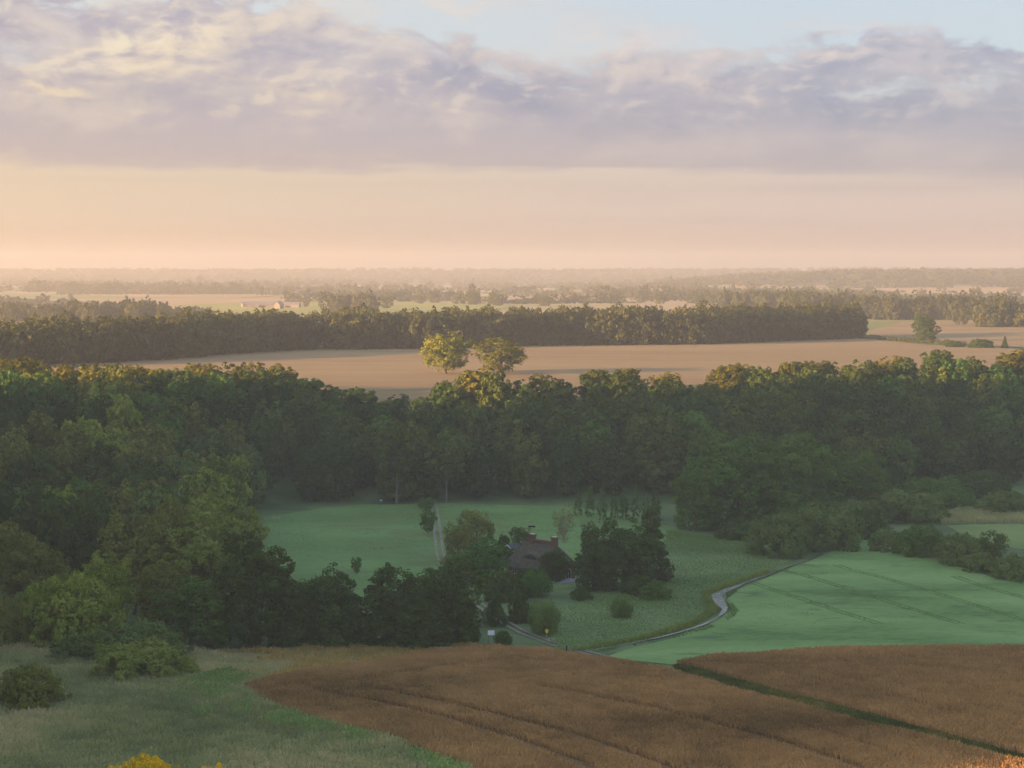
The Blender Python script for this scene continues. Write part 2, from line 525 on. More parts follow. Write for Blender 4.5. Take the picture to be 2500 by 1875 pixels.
M['reed'] = foliage_mat('reeds', [(0.0, (0.190, 0.225, 0.110)), (0.5, (0.370, 0.380, 0.200)), (1.0, (0.58, 0.490, 0.300))], trans=0.4, vary=0.0)
M['herb'] = foliage_mat('fresh grass', [(0.0, (0.050, 0.100, 0.030)), (0.5, (0.105, 0.195, 0.058)), (1.0, (0.180, 0.290, 0.095))], trans=0.25, vary=0.0)
M['bank'] = foliage_mat('bank grass', [(0.0, (0.100, 0.150, 0.040)), (0.5, (0.200, 0.260, 0.074)), (1.0, (0.33, 0.37, 0.12))], trans=0.3, vary=0.0)
M['wet'] = foliage_mat('wet grass', [(0.0, (0.100, 0.175, 0.055)), (0.5, (0.190, 0.300, 0.095)), (1.0, (0.30, 0.42, 0.15))], trans=0.3, vary=0.0)
M['lodged'] = foliage_mat('flattened crop', [(0.0, (0.075, 0.140, 0.050)), (0.5, (0.110, 0.195, 0.070)), (1.0, (0.150, 0.245, 0.09))], trans=0.2, vary=0.0)
M['strip_grass'] = foliage_mat('dark rough grass', [(0.0, (0.040, 0.062, 0.016)), (0.5, (0.105, 0.130, 0.036)), (1.0, (0.32, 0.25, 0.08))], trans=0.25, vary=0.0)
M['bark'] = plain_mat('bark', (0.05, 0.04, 0.032), (0.12, 0.10, 0.08), 3.0, 0.95)
M['grey_bark'] = plain_mat('grey bark', (0.10, 0.095, 0.085), (0.22, 0.21, 0.19), 3.0, 0.9)
M['pale_bark'] = plain_mat('pale bark', (0.22, 0.20, 0.17), (0.42, 0.40, 0.36), 3.0, 0.9)


# ------------------------------------------------------------------ the ground sheet
def axis(segs):
    out = [segs[0][0]]
    for a, b, s0, g in segs:
        x, s = a, s0
        while x < b - s*0.5:
            x += s
            s *= g
            out.append(min(x, b))
        out[-1] = b
    return np.array(out)


xr = axis([(0, 270, 4.0, 1.0), (270, 6500, 5.0, 1.09)])
xs = np.concatenate([-xr[::-1], xr[1:]])
ys = axis([(-160, 230, 22.0, 1.0), (230, 1250, 4.0, 1.0), (1250, 9000, 6.0, 1.028)])
GX, GY = np.meshgrid(xs, ys)
GZ = hgt(GX, GY)
nx, ny = len(xs), len(ys)
idx = np.arange(nx*ny).reshape(ny, nx)
gf = np.stack([idx[:-1, :-1].ravel(), idx[:-1, 1:].ravel(), idx[1:, 1:].ravel(), idx[1:, :-1].ravel()], 1)
m, n = new_mat('ground cover')
g = n.n('ShaderNodeNewGeometry')
sp = n.n('ShaderNodeSeparateXYZ')
n.put(sp.inputs[0], g.outputs['Position'])
v1 = n.noise(g.outputs['Position'], 0.05, 6, 0.6)
rough_grass = n.ramp(n.sstep(v1, 0.3, 0.7), [(0.0, (0.050, 0.085, 0.034)), (0.6, (0.095, 0.150, 0.060)), (1.0, (0.14, 0.185, 0.08))])
# beyond the plateau wood: a patchwork of stubble, grass and crops
vor = n.n('ShaderNodeTexVoronoi', feature='F1')
n.put(vor.inputs['Vector'], n.xyz(n.mul(sp.outputs[0], 1/420.0), n.mul(sp.outputs[1], 1/330.0), 0.0))
vor.inputs['Scale'].default_value = 1.0
sepc = n.n('ShaderNodeSeparateColor')
n.put(sepc.inputs[0], vor.outputs['Color'])
patch = n.ramp(sepc.outputs[0], [(0.0, (0.34, 0.24, 0.13)), (0.28, (0.36, 0.26, 0.14)), (0.34, (0.14, 0.17, 0.06)), (0.55, (0.22, 0.24, 0.08)), (0.6, (0.40, 0.31, 0.17)), (0.85, (0.30, 0.22, 0.12)), (1.0, (0.20, 0.23, 0.08))])
farmix = n.sstep(sp.outputs[1], 1180.0, 1320.0)
c = n.mix(farmix, rough_grass, patch)
woods = n.math('MAXIMUM', n.sstep(sp.outputs[2], 36.0, 42.0), n.sstep(sp.outputs[1], 4900.0, 5600.0))
c = n.mix(n.mul(n.mul(woods, n.sstep(sp.outputs[1], 3000.0, 3400.0)), 0.93), c, (0.05, 0.058, 0.026))
finish(n, m, principled(n, c, 0.95, v1, 0.2, 0.1))
tag(mesh_np('ground', np.stack([GX.ravel(), GY.ravel(), GZ.ravel()], 1), gf, m, smooth=True), kind='structure')


def inside(poly, x, y):
    p = np.asarray(poly, float)
    r = np.zeros(len(x), bool)
    j = len(p) - 1
    for i in range(len(p)):
        xi, yi, xj, yj = p[i, 0], p[i, 1], p[j, 0], p[j, 1]
        c = ((yi > y) != (yj > y)) & (x < (xj - xi)*(y - yi)/(yj - yi + 1e-12) + xi)
        r ^= c
        j = i
    return r


def px_poly(pts, wig=0.0, seed=0, seg=6.0):
    """a closed outline on the ground from photograph pixels, edges a little uneven"""
    w = [at(*p) for p in pts]
    out = []
    rnd = random.Random(seed)
    for i in range(len(w)):
        a, b = w[i], w[(i + 1) % len(w)]
        L = math.hypot(b[0] - a[0], b[1] - a[1])
        k = max(1, int(L/seg))
        for q in range(k):
            t = q/k
            jx, jy = (rnd.uniform(-wig, wig), rnd.uniform(-wig, wig)) if q else (0, 0)
            out.append((a[0] + (b[0] - a[0])*t + jx, a[1] + (b[1] - a[1])*t + jy))
    return out


def sheet(name, poly, mat, off=0.1, step=4.0, lift=None):
    p = np.array(poly)
    x0, y0 = p.min(0); x1, y1 = p.max(0)
    gx, gy = np.meshgrid(np.arange(x0, x1, step) + step*0.37, np.arange(y0, y1, step) + step*0.41)
    gx, gy = gx.ravel(), gy.ravel()
    k = inside(p, gx, gy)
    verts = [Vector((a, b)) for a, b in poly] + [Vector((a, b)) for a, b in zip(gx[k], gy[k])]
    edges = [(i, (i + 1) % len(poly)) for i in range(len(poly))]
    res = geometry.delaunay_2d_cdt(verts, edges, [], 1, 1e-4)
    vv = np.array([(v.x, v.y) for v in res[0]])
    z = hgt(vv[:, 0], vv[:, 1]) + off
    ff = []
    for f in res[2]:
        a, b, c = (vv[i] for i in f)
        cr = (b[0] - a[0])*(c[1] - a[1]) - (b[1] - a[1])*(c[0] - a[0])
        ff.append(tuple(f) if cr > 0 else tuple(reversed(f)))
    o = mesh_np(name, np.column_stack([vv, z]), np.array(ff), mat, smooth=True)
    return tag(o, kind='structure')


# ---- the fields and meadows of the valley and the plateau
WHEAT = px_poly([(590, 1680), (720, 1648), (900, 1622), (1060, 1592), (1200, 1584), (1330, 1590), (1470, 1612), (1620, 1638), (1800, 1690), (2100, 1766), (2300, 1815), (2560, 1880), (2600, 2000), (1330, 2000), (1140, 1872), (1050, 1842), (960, 1802), (800, 1768), (690, 1730), (640, 1712)], 0.5, 1)
WHEAT2 = px_poly([(1650, 1622), (1750, 1604), (2000, 1589), (2300, 1584), (2600, 1584), (2600, 1875), (2500, 1846), (2300, 1793), (2100, 1739), (1900, 1690)], 0.5, 2)
CROP = px_poly([(1478, 1606), (1540, 1584), (1640, 1560), (1700, 1538), (1762, 1512), (1790, 1488), (1776, 1462), (1800, 1440), (1880, 1408), (1985, 1366), (2060, 1335), (2150, 1305), (2250, 1352), (2330, 1382), (2420, 1410), (2600, 1450), (2600, 1585), (2300, 1585), (2000, 1590), (1750, 1605), (1640, 1624)], 0.4, 3)
MEADOW = px_poly([(648, 1262), (760, 1245), (880, 1232), (1000, 1232), (1060, 1228), (1200, 1232), (1400, 1238), (1560, 1262), (1650, 1290), (1640, 1330), (1560, 1420), (1350, 1440), (1100, 1480), (900, 1500), (850, 1500), (700, 1430), (640, 1340)], 0.6, 4)
ROUGH = px_poly([(1630, 1296), (1780, 1318), (1960, 1358), (1865, 1398), (1760, 1440), (1740, 1462), (1738, 1500), (1690, 1520), (1600, 1548), (1490, 1578), (1400, 1592), (1350, 1575), (1330, 1500), (1480, 1450), (1600, 1400)], 0.5, 5)
REEDS = px_poly([(-40, 1560), (120, 1568), (480, 1588), (700, 1640), (590, 1680), (640, 1712), (690, 1732), (800, 1770), (960, 1805), (1050, 1845), (1140, 1875), (1330, 2000), (-60, 2000)], 0.5, 6)
GOLD = px_poly([(470, 1592), (700, 1580), (900, 1576), (1100, 1574), (1230, 1580), (1190, 1588), (1060, 1596), (900, 1626), (720, 1652), (620, 1668), (560, 1628)], 0.5, 7)
STRIP = px_poly([(1640, 1630), (1660, 1626), (1900, 1691), (2100, 1741), (2300, 1795), (2600, 1874), (2600, 1885), (2300, 1812), (2100, 1762), (1800, 1688)], 0.2, 8)
PLAT = px_poly([(-150, 905), (250, 884), (420, 873), (700, 852), (1030, 849), (1300, 841), (1550, 839), (1730, 837), (1900, 831), (2090, 826), (2250, 842), (2600, 860), (2600, 905), (2350, 900), (2000, 925), (1700, 955), (1500, 965), (1320, 978), (1000, 990), (880, 985), (700, 968), (300, 955), (-150, 955)], 0.5, 9, 20)
PLAT2 = px_poly([(2105, 826), (2130, 806), (2200, 788), (2350, 783), (2620, 786), (2620, 858), (2420, 845), (2250, 836)], 0.5, 10, 20)
REEDBANK = px_poly([(2290, 1266), (2340, 1246), (2420, 1247), (2600, 1252), (2600, 1276), (2400, 1278), (2300, 1282)], 0.4, 11)
PALE = px_poly([(2310, 1284), (2420, 1280), (2600, 1279), (2600, 1352), (2480, 1340), (2380, 1318)], 0.4, 12)

wheat_soil = field_mat('wheat stubble floor', [(0.0, (0.10, 0.060, 0.030)), (1.0, (0.20, 0.125, 0.058))], 0.05, 1.5, 0.5, bump=0.4)
sheet('wheat_field', WHEAT, wheat_soil, 0.10)
sheet('wheat_field', WHEAT2, wheat_soil, 0.10)
crop_m = field_mat('young green crop', [(0.0, (0.060, 0.125, 0.034)), (0.28, (0.115, 0.215, 0.064)), (0.7, (0.160, 0.270, 0.088)), (1.0, (0.200, 0.305, 0.110))], 0.045, 0.9, 0.30, (0.45, 1.0), bump=0.15, rot=0.5, spots=(0.05, 0.09, 0.57, 0.6, (0.055, 0.10, 0.045)))
sheet('crop_field', CROP, crop_m, 0.12)
mead_m = field_mat('grazed meadow', [(0.0, (0.110, 0.160, 0.050)), (0.3, (0.105, 0.195, 0.058)), (1.0, (0.145, 0.255, 0.082))], 0.035, 0.8, 0.35, (0.6, 1.0), bump=0.3, spots=(0.03, 0.06, 0.55, 0.5, (0.12, 0.125, 0.05)))
sheet('meadow', MEADOW, mead_m, 0.10)
rough_m = field_mat('rough pasture', [(0.0, (0.075, 0.120, 0.042)), (0.4, (0.120, 0.185, 0.066)), (1.0, (0.180, 0.240, 0.094))], 0.05, 0.6, 0.4, (0.7, 1.0), bump=0.5)
sheet('rough_pasture', ROUGH, rough_m, 0.11)
reed_m = field_mat('reed meadow', [(0.0, (0.150, 0.190, 0.100)), (0.5, (0.210, 0.235, 0.130)), (1.0, (0.270, 0.250, 0.150))], 0.03, 0.7, 0.4, bump=0.5)
sheet('reed_meadow', REEDS, reed_m, 0.08)
gold_m = field_mat('dry grass', [(0.0, (0.14, 0.15, 0.06)), (1.0, (0.30, 0.22, 0.09))], 0.05, 0.8, 0.4, bump=0.4)
sheet('dry_grass_strip', GOLD, gold_m, 0.14)
sheet('grass_strip', STRIP, field_mat('strip', [(0.0, (0.04, 0.06, 0.018)), (1.0, (0.09, 0.11, 0.03))], 0.2, 1.5, 0.4), 0.16)
plat_m = field_mat('stubble', [(0.0, (0.205, 0.145, 0.074)), (0.5, (0.255, 0.183, 0.094)), (1.0, (0.30, 0.218, 0.114))], 0.012, 0.25, 0.35, (0.25, 1.0), bump=0.2, spots=(0.005, 0.06, 0.54, 0.4, (0.185, 0.122, 0.062)))
sheet('stubble_field', PLAT, plat_m, 0.35, 9.0)
sheet('stubble_field', PLAT2, plat_m, 0.35, 9.0)
sheet('reed_bank', REEDBANK, reed_m, 0.12)
sheet('pale_meadow', PALE, field_mat('pale meadow', [(0.0, (0.11, 0.17, 0.05)), (1.0, (0.18, 0.24, 0.08))], 0.05, 0.5, 0.4), 0.12)


hay_m = field_mat('hay meadow', [(0.0, (0.20, 0.22, 0.06)), (1.0, (0.32, 0.31, 0.09))], 0.006, 0.05, 0.3)  # the field's own pale yellow green
sheet('hay_meadow', px_poly([(440, 746), (620, 738), (860, 733), (1060, 739), (1260, 747), (1180, 764), (800, 768), (460, 772)], 2, 31, 60), hay_m, 0.6, 30.0)
straw_m = field_mat('pale stubble', [(0.0, (0.30, 0.21, 0.11)), (1.0, (0.40, 0.29, 0.16))], 0.006, 0.05, 0.3)
sheet('stubble_field', px_poly([(300, 718), (560, 713), (860, 716), (880, 722), (560, 727), (310, 726)], 2, 32, 80), straw_m, 0.6, 50.0)
sheet('stubble_field', px_poly([(1330, 716), (1600, 712), (1830, 715), (1820, 724), (1560, 726), (1340, 724)], 2, 33, 80), straw_m, 0.6, 50.0)
sheet('stubble_field', px_poly([(2210, 704), (2330, 701), (2420, 704), (2400, 710), (2230, 710)], 2, 34, 80), straw_m, 0.6, 50.0)


def ribbon(name, pts, mat, off, widths, extra=()):
    """strips along a line of ground points: widths = [(offset, half width)]"""
    P = [Vector((a, b)) for a, b in pts]
    # resample
    Q = []
    for a, b in zip(P[:-1], P[1:]):
        k = max(1, int((b - a).length/1.5))
        Q += [a.lerp(b, i/k) for i in range(k)]
    Q.append(P[-1])
    for _ in range(3):
        Q = [Q[0]] + [(Q[i - 1] + Q[i]*2 + Q[i + 1])/4 for i in range(1, len(Q) - 1)] + [Q[-1]]
    v, f = [], []
    for o_, hw in widths:
        base = len(v)
        for i, q in enumerate(Q):
            d = (Q[min(i + 1, len(Q) - 1)] - Q[max(i - 1, 0)]).normalized()
            nrm = Vector((-d.y, d.x))
            h_ = hw(i/len(Q)) if callable(hw) else hw
            w = h_*(1 + 0.18*math.sin(i*0.9) + 0.1*math.sin(i*2.3))
            for s in (-1, 1):
                p = q + nrm*(o_ + s*w)
                v.append((p.x, p.y, float(hgt(p.x, p.y)) + off))
        for i in range(len(Q) - 1):
            a = base + i*2
            f.append((a, a + 1, a + 3, a + 2))
    return tag(mesh_np(name, v, f, mat), kind='structure')


water_m, n = new_mat('stream water')
gg = n.n('ShaderNodeNewGeometry')
nz = n.noise(n.mix(1.0, gg.outputs['Position'], (1, 1, 1), 'MULTIPLY'), 0.9, 4, 0.6)
finish(n, water_m, principled(n, n.ramp(nz, [(0.35, (0.035, 0.042, 0.035)), (0.65, (0.16, 0.15, 0.12))]), n.add(0.05, n.mul(nz, 0.35)), nz, 0.15, 0.6))
STREAM = [at(*p) for p in [(2010, 1352), (1975, 1370), (1900, 1396), (1850, 1414), (1785, 1438), (1752, 1452), (1757, 1474), (1772, 1490), (1757, 1506), (1730, 1522), (1690, 1537), (1620, 1556), (1540, 1573), (1440, 1590), (1350, 1592)]]
ribbon('stream', STREAM, water_m, 0.22, [(0, lambda t: 0.26 + 0.22*math.sin(t*41)*math.sin(t*17) + 1.15*math.exp(-((t - 0.47)/0.10)**2))])
track_m = field_mat('gravel track', [(0.0, (0.15, 0.135, 0.11)), (1.0, (0.29, 0.26, 0.21))], 0.3, 3.0, 0.5, bump=0.5)
TRACK_A = [at(*p) for p in [(1056, 1222), (1062, 1250), (1066, 1285), (1070, 1315), (1074, 1350), (1082, 1380), (1110, 1420), (1160, 1470), (1222, 1514), (1275, 1545), (1320, 1562), (1352, 1574), (1400, 1587), (1440, 1596), (1480, 1606), (1560, 1622)]]
ribbon('track', TRACK_A, track_m, 0.17, [(-0.8, 0.32), (0.8, 0.32)])
# pale sandy verge between the main wheat and the grass strip
ribbon('track', [at(*p) for p in [(2130, 1775), (2250, 1806), (2380, 1838), (2500, 1868), (2600, 1892)]], track_m, 0.2, [(0, 0.6)])


# ------------------------------------------------------------------ tufts: crops and grasses nobody could count
def tufts(name, polys, mat, spacing, h, w, blades, seed, gaps=(), lean=0.35, tint=0.5, tvar=0.25, big=None, patchy=None, label=None):
    rg = np.random.default_rng(seed)
    px_, py_ = [], []
    for poly in polys:
        p = np.array(poly)
        x0, y0 = p.min(0); x1, y1 = p.max(0)
        y0 = max(y0, 258.0)
        gx, gy = np.meshgrid(np.arange(x0, x1, spacing), np.arange(y0, y1, spacing))
        gx = gx.ravel() + rg.uniform(-0.5, 0.5, gx.size)*spacing
        gy = gy.ravel() + rg.uniform(-0.5, 0.5, gy.size)*spacing
        k = inside(p, gx, gy) & (np.abs(gx) < 0.2567*gy + 6)
        px_.append(gx[k]); py_.append(gy[k])
    x, y = np.concatenate(px_), np.concatenate(py_)
    keep = np.ones(len(x), bool)
    low = np.ones(len(x))
    for line, hw, left in gaps:
        L = np.array(line)
        dmin = np.full(len(x), 1e9)
        for a, b in zip(L[:-1], L[1:]):
            ab = b - a
            t = np.clip(((x - a[0])*ab[0] + (y - a[1])*ab[1])/(ab@ab), 0, 1)
            dmin = np.minimum(dmin, np.hypot(x - a[0] - t*ab[0], y - a[1] - t*ab[1]))
        if left == 0:
            keep &= dmin > hw
        else:
            low = np.where(dmin < hw, left, low)
    if patchy is not None:
        keep &= vnoise(x/8.0, y/11.0, seed + 5)*0.7 + vnoise(x/3.1, y/4.0, seed + 6)*0.5 + rg.uniform(-0.2, 0.2, len(x)) > patchy
    x, y, low = x[keep], y[keep], low[keep]
    n_ = len(x)
    z = hgt(x, y)
    pn = vnoise(x/9.0, y/9.0, seed) * 0.5 + vnoise(x/2.6, y/2.6, seed + 1)*0.5
    pl = vnoise(x/26.0, y/26.0, seed + 2)
    hh = h*(0.8 + 0.25*pn + 0.4*rg.random(n_)*0.6)*low
    if big is not None:
        hh = hh*(1 + big*np.clip(pl, 0, 1))
    T = np.clip(tint + tvar*(0.55*pl + 0.45*pn) + rg.uniform(-0.12, 0.12, n_), 0, 1)
    V, TT = [], []
    for b in range(blades):
        a = rg.uniform(0, 2*np.pi, n_)
        l = lean*rg.uniform(0.1, 1.0, n_)*hh
        la = rg.uniform(0, 2*np.pi, n_)
        ww = w*rg.uniform(0.6, 1.3, n_)
        ox, oy = rg.uniform(-0.5, 0.5, n_)*spacing*0.7, rg.uniform(-0.5, 0.5, n_)*spacing*0.7
        hb = hh*rg.uniform(0.7, 1.15, n_)
        c, s = np.cos(a)*ww/2, np.sin(a)*ww/2
        bx, by = x + ox, y + oy
        tx, ty = bx + np.cos(la)*l, by + np.sin(la)*l
        V.append(np.stack([np.stack([bx - c*0.5, by - s*0.5, z - 0.05], 1), np.stack([bx + c*0.5, by + s*0.5, z - 0.05], 1),
                           np.stack([tx + c, ty + s, z + hb*0.92], 1), np.stack([tx - c, ty - s, z + hb], 1)], 1))
        TT.append(np.clip(T + rg.uniform(-0.1, 0.1, n_), 0, 1))
    V = np.concatenate(V).reshape(-1, 3)
    f = np.arange(len(V)).reshape(-1, 4)
    o = mesh_np(name, V, f, mat, tint=np.concatenate(TT))
    return tag(o, label, None, None, 'stuff')


pl_ = lambda *pts: [at(*p) for p in pts]
tram = []
for pts in ([(600, 1690), (900, 1660), (1080, 1632), (1260, 1612), (1460, 1630)],
            [(760, 1690), (900, 1715), (1060, 1752), (1230, 1800), (1420, 1870), (1500, 1920)],
            [(880, 1680), (1040, 1712), (1200, 1748), (1400, 1800), (1620, 1875), (1700, 1920)],
            [(1320, 1680), (1520, 1720), (1720, 1768), (1920, 1822), (2100, 1880)]):
    tram.append((pl_(*pts), 1.15, 0.18))
for pts in ([(1560, 1690), (1760, 1730), (2000, 1790), (2250, 1870)],):
    tram.append((pl_(*pts), 0.5, 0.5))
tufts('wheat_crop', [WHEAT], M['wheat'], 0.33, 0.95, 0.12, 5, 11, tram, tint=0.44, tvar=0.62, label='ripe brown wheat standing over the large field')
tram2 = [(pl_((1880, 1618), (2050, 1612), (2250, 1610), (2500, 1612)), 1.0, 0.3),
         (pl_((2060, 1622), (2250, 1655), (2500, 1712)), 0.7, 0.45), (pl_((1850, 1640), (2100, 1690), (2500, 1790)), 0.6, 0.5)]
tufts('wheat_crop', [WHEAT2], M['wheat'], 0.38, 0.95, 0.13, 5, 12, tram2, tint=0.40, tvar=0.5, label='ripe brown wheat standing beyond the dark grass strip')
tufts('reeds', [REEDS], M['reed'], 0.5, 0.9, 0.17, 4, 13, [], lean=0.9, tint=0.62, tvar=0.85, big=0.3, label='grey green reeds and tall grass over the wet meadow')
tufts('dry_grass', [GOLD], M['gold_grass'], 0.5, 0.8, 0.15, 4, 14, [], tint=0.40, tvar=0.6, patchy=-0.1, label='dry golden grass between the wheat and the tree belt')
tufts('strip_grass', [STRIP], M['strip_grass'], 0.36, 0.6, 0.14, 4, 15, [], tint=0.45, tvar=0.9, label='dark rough grass along the strip between the wheat fields')
wet = px_poly([(560, 1640), (640, 1662), (600, 1690), (640, 1722), (800, 1775), (960, 1810), (1060, 1852), (1140, 1882), (1330, 2000), (1180, 2000), (1040, 1870), (930, 1832), (760, 1790), (600, 1765), (440, 1742), (390, 1716), (420, 1680), (500, 1650)], 0.5, 21)
tufts('wet_grass', [wet], M['wet'], 0.55, 1.1, 0.2, 4, 16, [], lean=0.8, tint=0.55, tvar=0.7, patchy=-0.2, label='bright green wet grass along the foot of the wheat')
CT = [[(2040, 1380), (2084, 1395), (2133, 1405), (2267, 1444), (2450, 1499), (2560, 1535)], [(1900, 1392), (1962, 1405), (2088, 1444), (2178, 1473), (2348, 1525)], [(1820, 1418), (1885, 1440), (1966, 1466), (2047, 1493), (2149, 1525)], [(2330, 1408), (2397, 1432), (2500, 1460), (2600, 1488)]]
ctram = [(pl_(*c), 0.5, 1.5) for c in CT]
tram_m = field_mat('crushed crop', [(0.0, (0.055, 0.105, 0.026)), (1.0, (0.095, 0.170, 0.046))], 0.12, 0.8, 0.5)
for c in CT:
    ribbon('wheel_track', pl_(*c), tram_m, 0.135, [(-0.8, 0.28), (0.8, 0.28)])
lodged = []
for cx, cy, w, h in [(2202, 1405, 60, 8), (2332, 1420, 90, 14), (2129, 1452, 110, 14), (1917, 1477, 70, 16), (1870, 1541, 60, 12), (1775, 1548, 75, 13), (2060, 1436, 70, 12), (1960, 1500, 90, 10), (2230, 1488, 60, 8), (2420, 1470, 80, 8), (2010, 1400, 70, 8), (1880, 1510, 60, 8)]:
    lodged.append([at(cx + w/2*math.cos(q*0.5236) + 6*math.sin(q*2.7 + cx), cy + h/2*math.sin(q*0.5236)) for q in range(12)])
tufts('lodged_crop', lodged, M['lodged'], 0.45, 0.17, 0.14, 4, 23, [], lean=1.4, tint=0.4, tvar=0.5, patchy=0.08, label='darker flattened patches in the bright green crop')
tufts('crop_blades', [CROP], M['herb'], 0.75, 0.13, 0.30, 3, 17, ctram, tint=0.62, tvar=0.14, label='low bright green crop covering the field beside the stream')
tufts('meadow_grass', [MEADOW], M['herb'], 1.0, 0.16, 0.2, 3, 24, [], lean=1.0, tint=0.3, tvar=0.5, patchy=-0.1, label='short grass over the grazed meadow')
tufts('pasture_grass', [ROUGH], M['herb'], 0.5, 0.22, 0.13, 4, 18, [], lean=1.2, tint=0.46, tvar=0.4, big=0.9, label='rough tussocky grass between the house and the stream')
bank_l = []
for i, q in enumerate(STREAM[2:]):
    bank_l.append((q[0] - 3.4, q[1] + 0.5))
bank_r = [(q[0] - 1.5, q[1] + 0.2) for q in STREAM[2:]]
tufts('bank_grass', [bank_l + bank_r[::-1]], M['bank'], 0.42, 0.9, 0.14, 4, 19, [], tint=0.5, tvar=0.5, label='tall yellow green grass along the bank of the stream')
bank_a = [(q[0] + 0.9, q[1] - 0.3) for q in STREAM[4:]]
bank_b = [(q[0] + 2.6, q[1] - 0.9) for q in STREAM[4:]]
tufts('bank_grass', [bank_a + bank_b[::-1]], M['herb'], 0.4, 0.3, 0.13, 4, 25, [], tint=0.65, tvar=0.5, patchy=-0.2, label='fresh green grass on the crop side of the stream')
tufts('reeds', [REEDBANK], M['reed'], 0.7, 1.4, 0.22, 4, 20, [], tint=0.28, tvar=0.4, label='pale grey reed bed behind the willow bushes')


# ------------------------------------------------------------------ trees
UP = np.array([0, 0, 1.0])


def nrm(a):
    return a/np.maximum(np.linalg.norm(a, axis=-1, keepdims=True), 1e-9)


def leaves_from(cent, rad, outd, n, size, rg, ctint, squash=0.85, shell=(0.55, 1.05), droop=0.0):
    """n leaf clumps on each of the small spheres"""
    k = len(cent)
    d = nrm(rg.normal(size=(k, n, 3)))
    d[..., 2] = np.where(d[..., 2] < -0.75, -d[..., 2]*0.6, d[..., 2])
    d = nrm(d + 0.35*outd[:, None, :])
    r = rad[:, None, None]*rg.uniform(*shell, (k, n, 1))
    p = cent[:, None, :] + d*r*np.array([1, 1, squash])
    nn = nrm(d*0.9 + outd[:, None, :]*0.35 + rg.normal(size=(k, n, 3))*0.42 + UP*0.2)
    p, nn = p.reshape(-1, 3), nn.reshape(-1, 3)
    if droop:
        p[:, 2] -= droop*rg.random(len(p))**2
    a = nrm(np.cross(nn, nrm(rg.normal(size=p.shape))))
    b = np.cross(nn, a)
    s = size*rg.uniform(0.55, 1.35, (len(p), 1))
    a, b = a*s*0.62, b*s*0.36
    V = np.stack([p - a, p - b*1.0 + a*0.1, p + a, p + b*1.0 + a*0.1], 1).reshape(-1, 3)
    t = np.clip(np.repeat(ctint, n) + rg.uniform(-0.16, 0.16, len(p)), 0, 1)
    return V, t


def crown(profile, height, width, n_lobes, n_sub, n_leaf, size, seed, low=0.12, lobe_r=0.30, irreg=0.25, squash=0.85, droop=0.0, fill=0.2, sub_r=0.085, holes=0.10):
    """leaf clumps over a billowing envelope: heaped lobes with darker clefts between them, some gaps"""
    rg = np.random.default_rng(seed)
    hs = np.linspace(0, 1, 80)
    pr = np.array([profile(h) for h in hs])*width/2
    zs = (low + (1 - low)*hs)*height
    ds = np.hypot(np.diff(pr), np.diff(zs))
    wgt = np.concatenate([[0], np.cumsum((pr[1:] + pr[:-1])/2*ds)])
    area = 2*np.pi*wgt[-1]
    wgt = wgt/wgt[-1]

    def env(k, strat=False):
        u = (np.arange(k) + rg.random(k))/k if strat else rg.random(k)
        t = np.interp(u, wgt, hs)
        az = np.arange(k)*2.39996 + rg.uniform(-0.35, 0.35, k) if strat else rg.uniform(0, 2*np.pi, k)
        r = np.interp(t, hs, pr)
        return np.stack([np.cos(az)*r, np.sin(az)*r, np.interp(t, hs, zs)], 1)
    L = env(n_lobes, True)
    ls = rg.uniform(1 - irreg, 1.06, n_lobes)
    D = math.sqrt(area/n_lobes)
    M_ = n_lobes*n_sub
    P = env(M_)
    dist = np.linalg.norm(P[:, None, :] - L[None, :, :], axis=2)
    j = dist.argmin(1)
    d = dist[np.arange(M_), j]/D
    sc = ls[j]*(1 + 0.04 - lobe_r*1.15*np.minimum(d/0.62, 1.35)**2)
    inner = rg.random(M_) < fill
    sc = sc*np.where(inner, rg.uniform(0.45, 0.85, M_), rg.uniform(0.94, 1.05, M_))
    ctr = np.array([0, 0, (low + (1 - low)*0.42)*height])
    Q = ctr + (P - ctr)*sc[:, None]
    lowp = (P[:, 2] < ctr[2]) & ~inner
    Q[:, 2] = np.where(lowp, P[:, 2], Q[:, 2])
    kill = rg.random(n_lobes) < holes
    keep = ~(kill[j] & (rg.random(M_) < 0.85))
    if not keep.any():
        keep[:] = True
    Q, j, d = Q[keep], j[keep], d[keep]
    lc = ctr + (L - ctr)*(ls*0.86)[:, None]
    out = nrm(0.6*nrm(Q - ctr) + 0.8*nrm(Q - (ctr + (L[j] - ctr)*0.62)) + UP*0.15)
    sr = width*sub_r*rg.uniform(0.7, 1.3, len(Q))
    ct = 0.5 + rg.uniform(-0.14, 0.14, n_lobes)[j] + rg.uniform(-0.14, 0.14, len(Q))
    V, T = leaves_from(Q, sr, out, n_leaf, size, rg, ct, squash, droop=droop)
    return V, T, lc, ls


def trunk_mb(height, r0, lobes, seed, n_limbs=7, top=0.6):
    rnd = random.Random(seed)
    mb = MB()
    pts, rads = [], []
    for i in range(6):
        t = i/5
        pts.append((rnd.uniform(-1, 1)*r0*0.7*t, rnd.uniform(-1, 1)*r0*0.7*t, -0.4 + (height*top + 0.4)*t))
        rads.append(r0*(1.25 if i == 0 else 1 - 0.75*t))
    mb.tube(pts, rads, 7)
    idx_ = list(range(len(lobes)))
    rnd.shuffle(idx_)
    for k in idx_[:n_limbs]:
        c = Vector(lobes[k])
        z0 = min(max(c.z*rnd.uniform(0.35, 0.6), height*0.12), height*top*0.95)
        s = Vector((0, 0, z0))
        mid = s.lerp(c, 0.5) + Vector((rnd.uniform(-.4, .4), rnd.uniform(-.4, .4), rnd.uniform(0.1, 0.9)))
        mb.tube([s, mid, c], [r0*0.42, r0*0.26, r0*0.08], 5)
    return mb


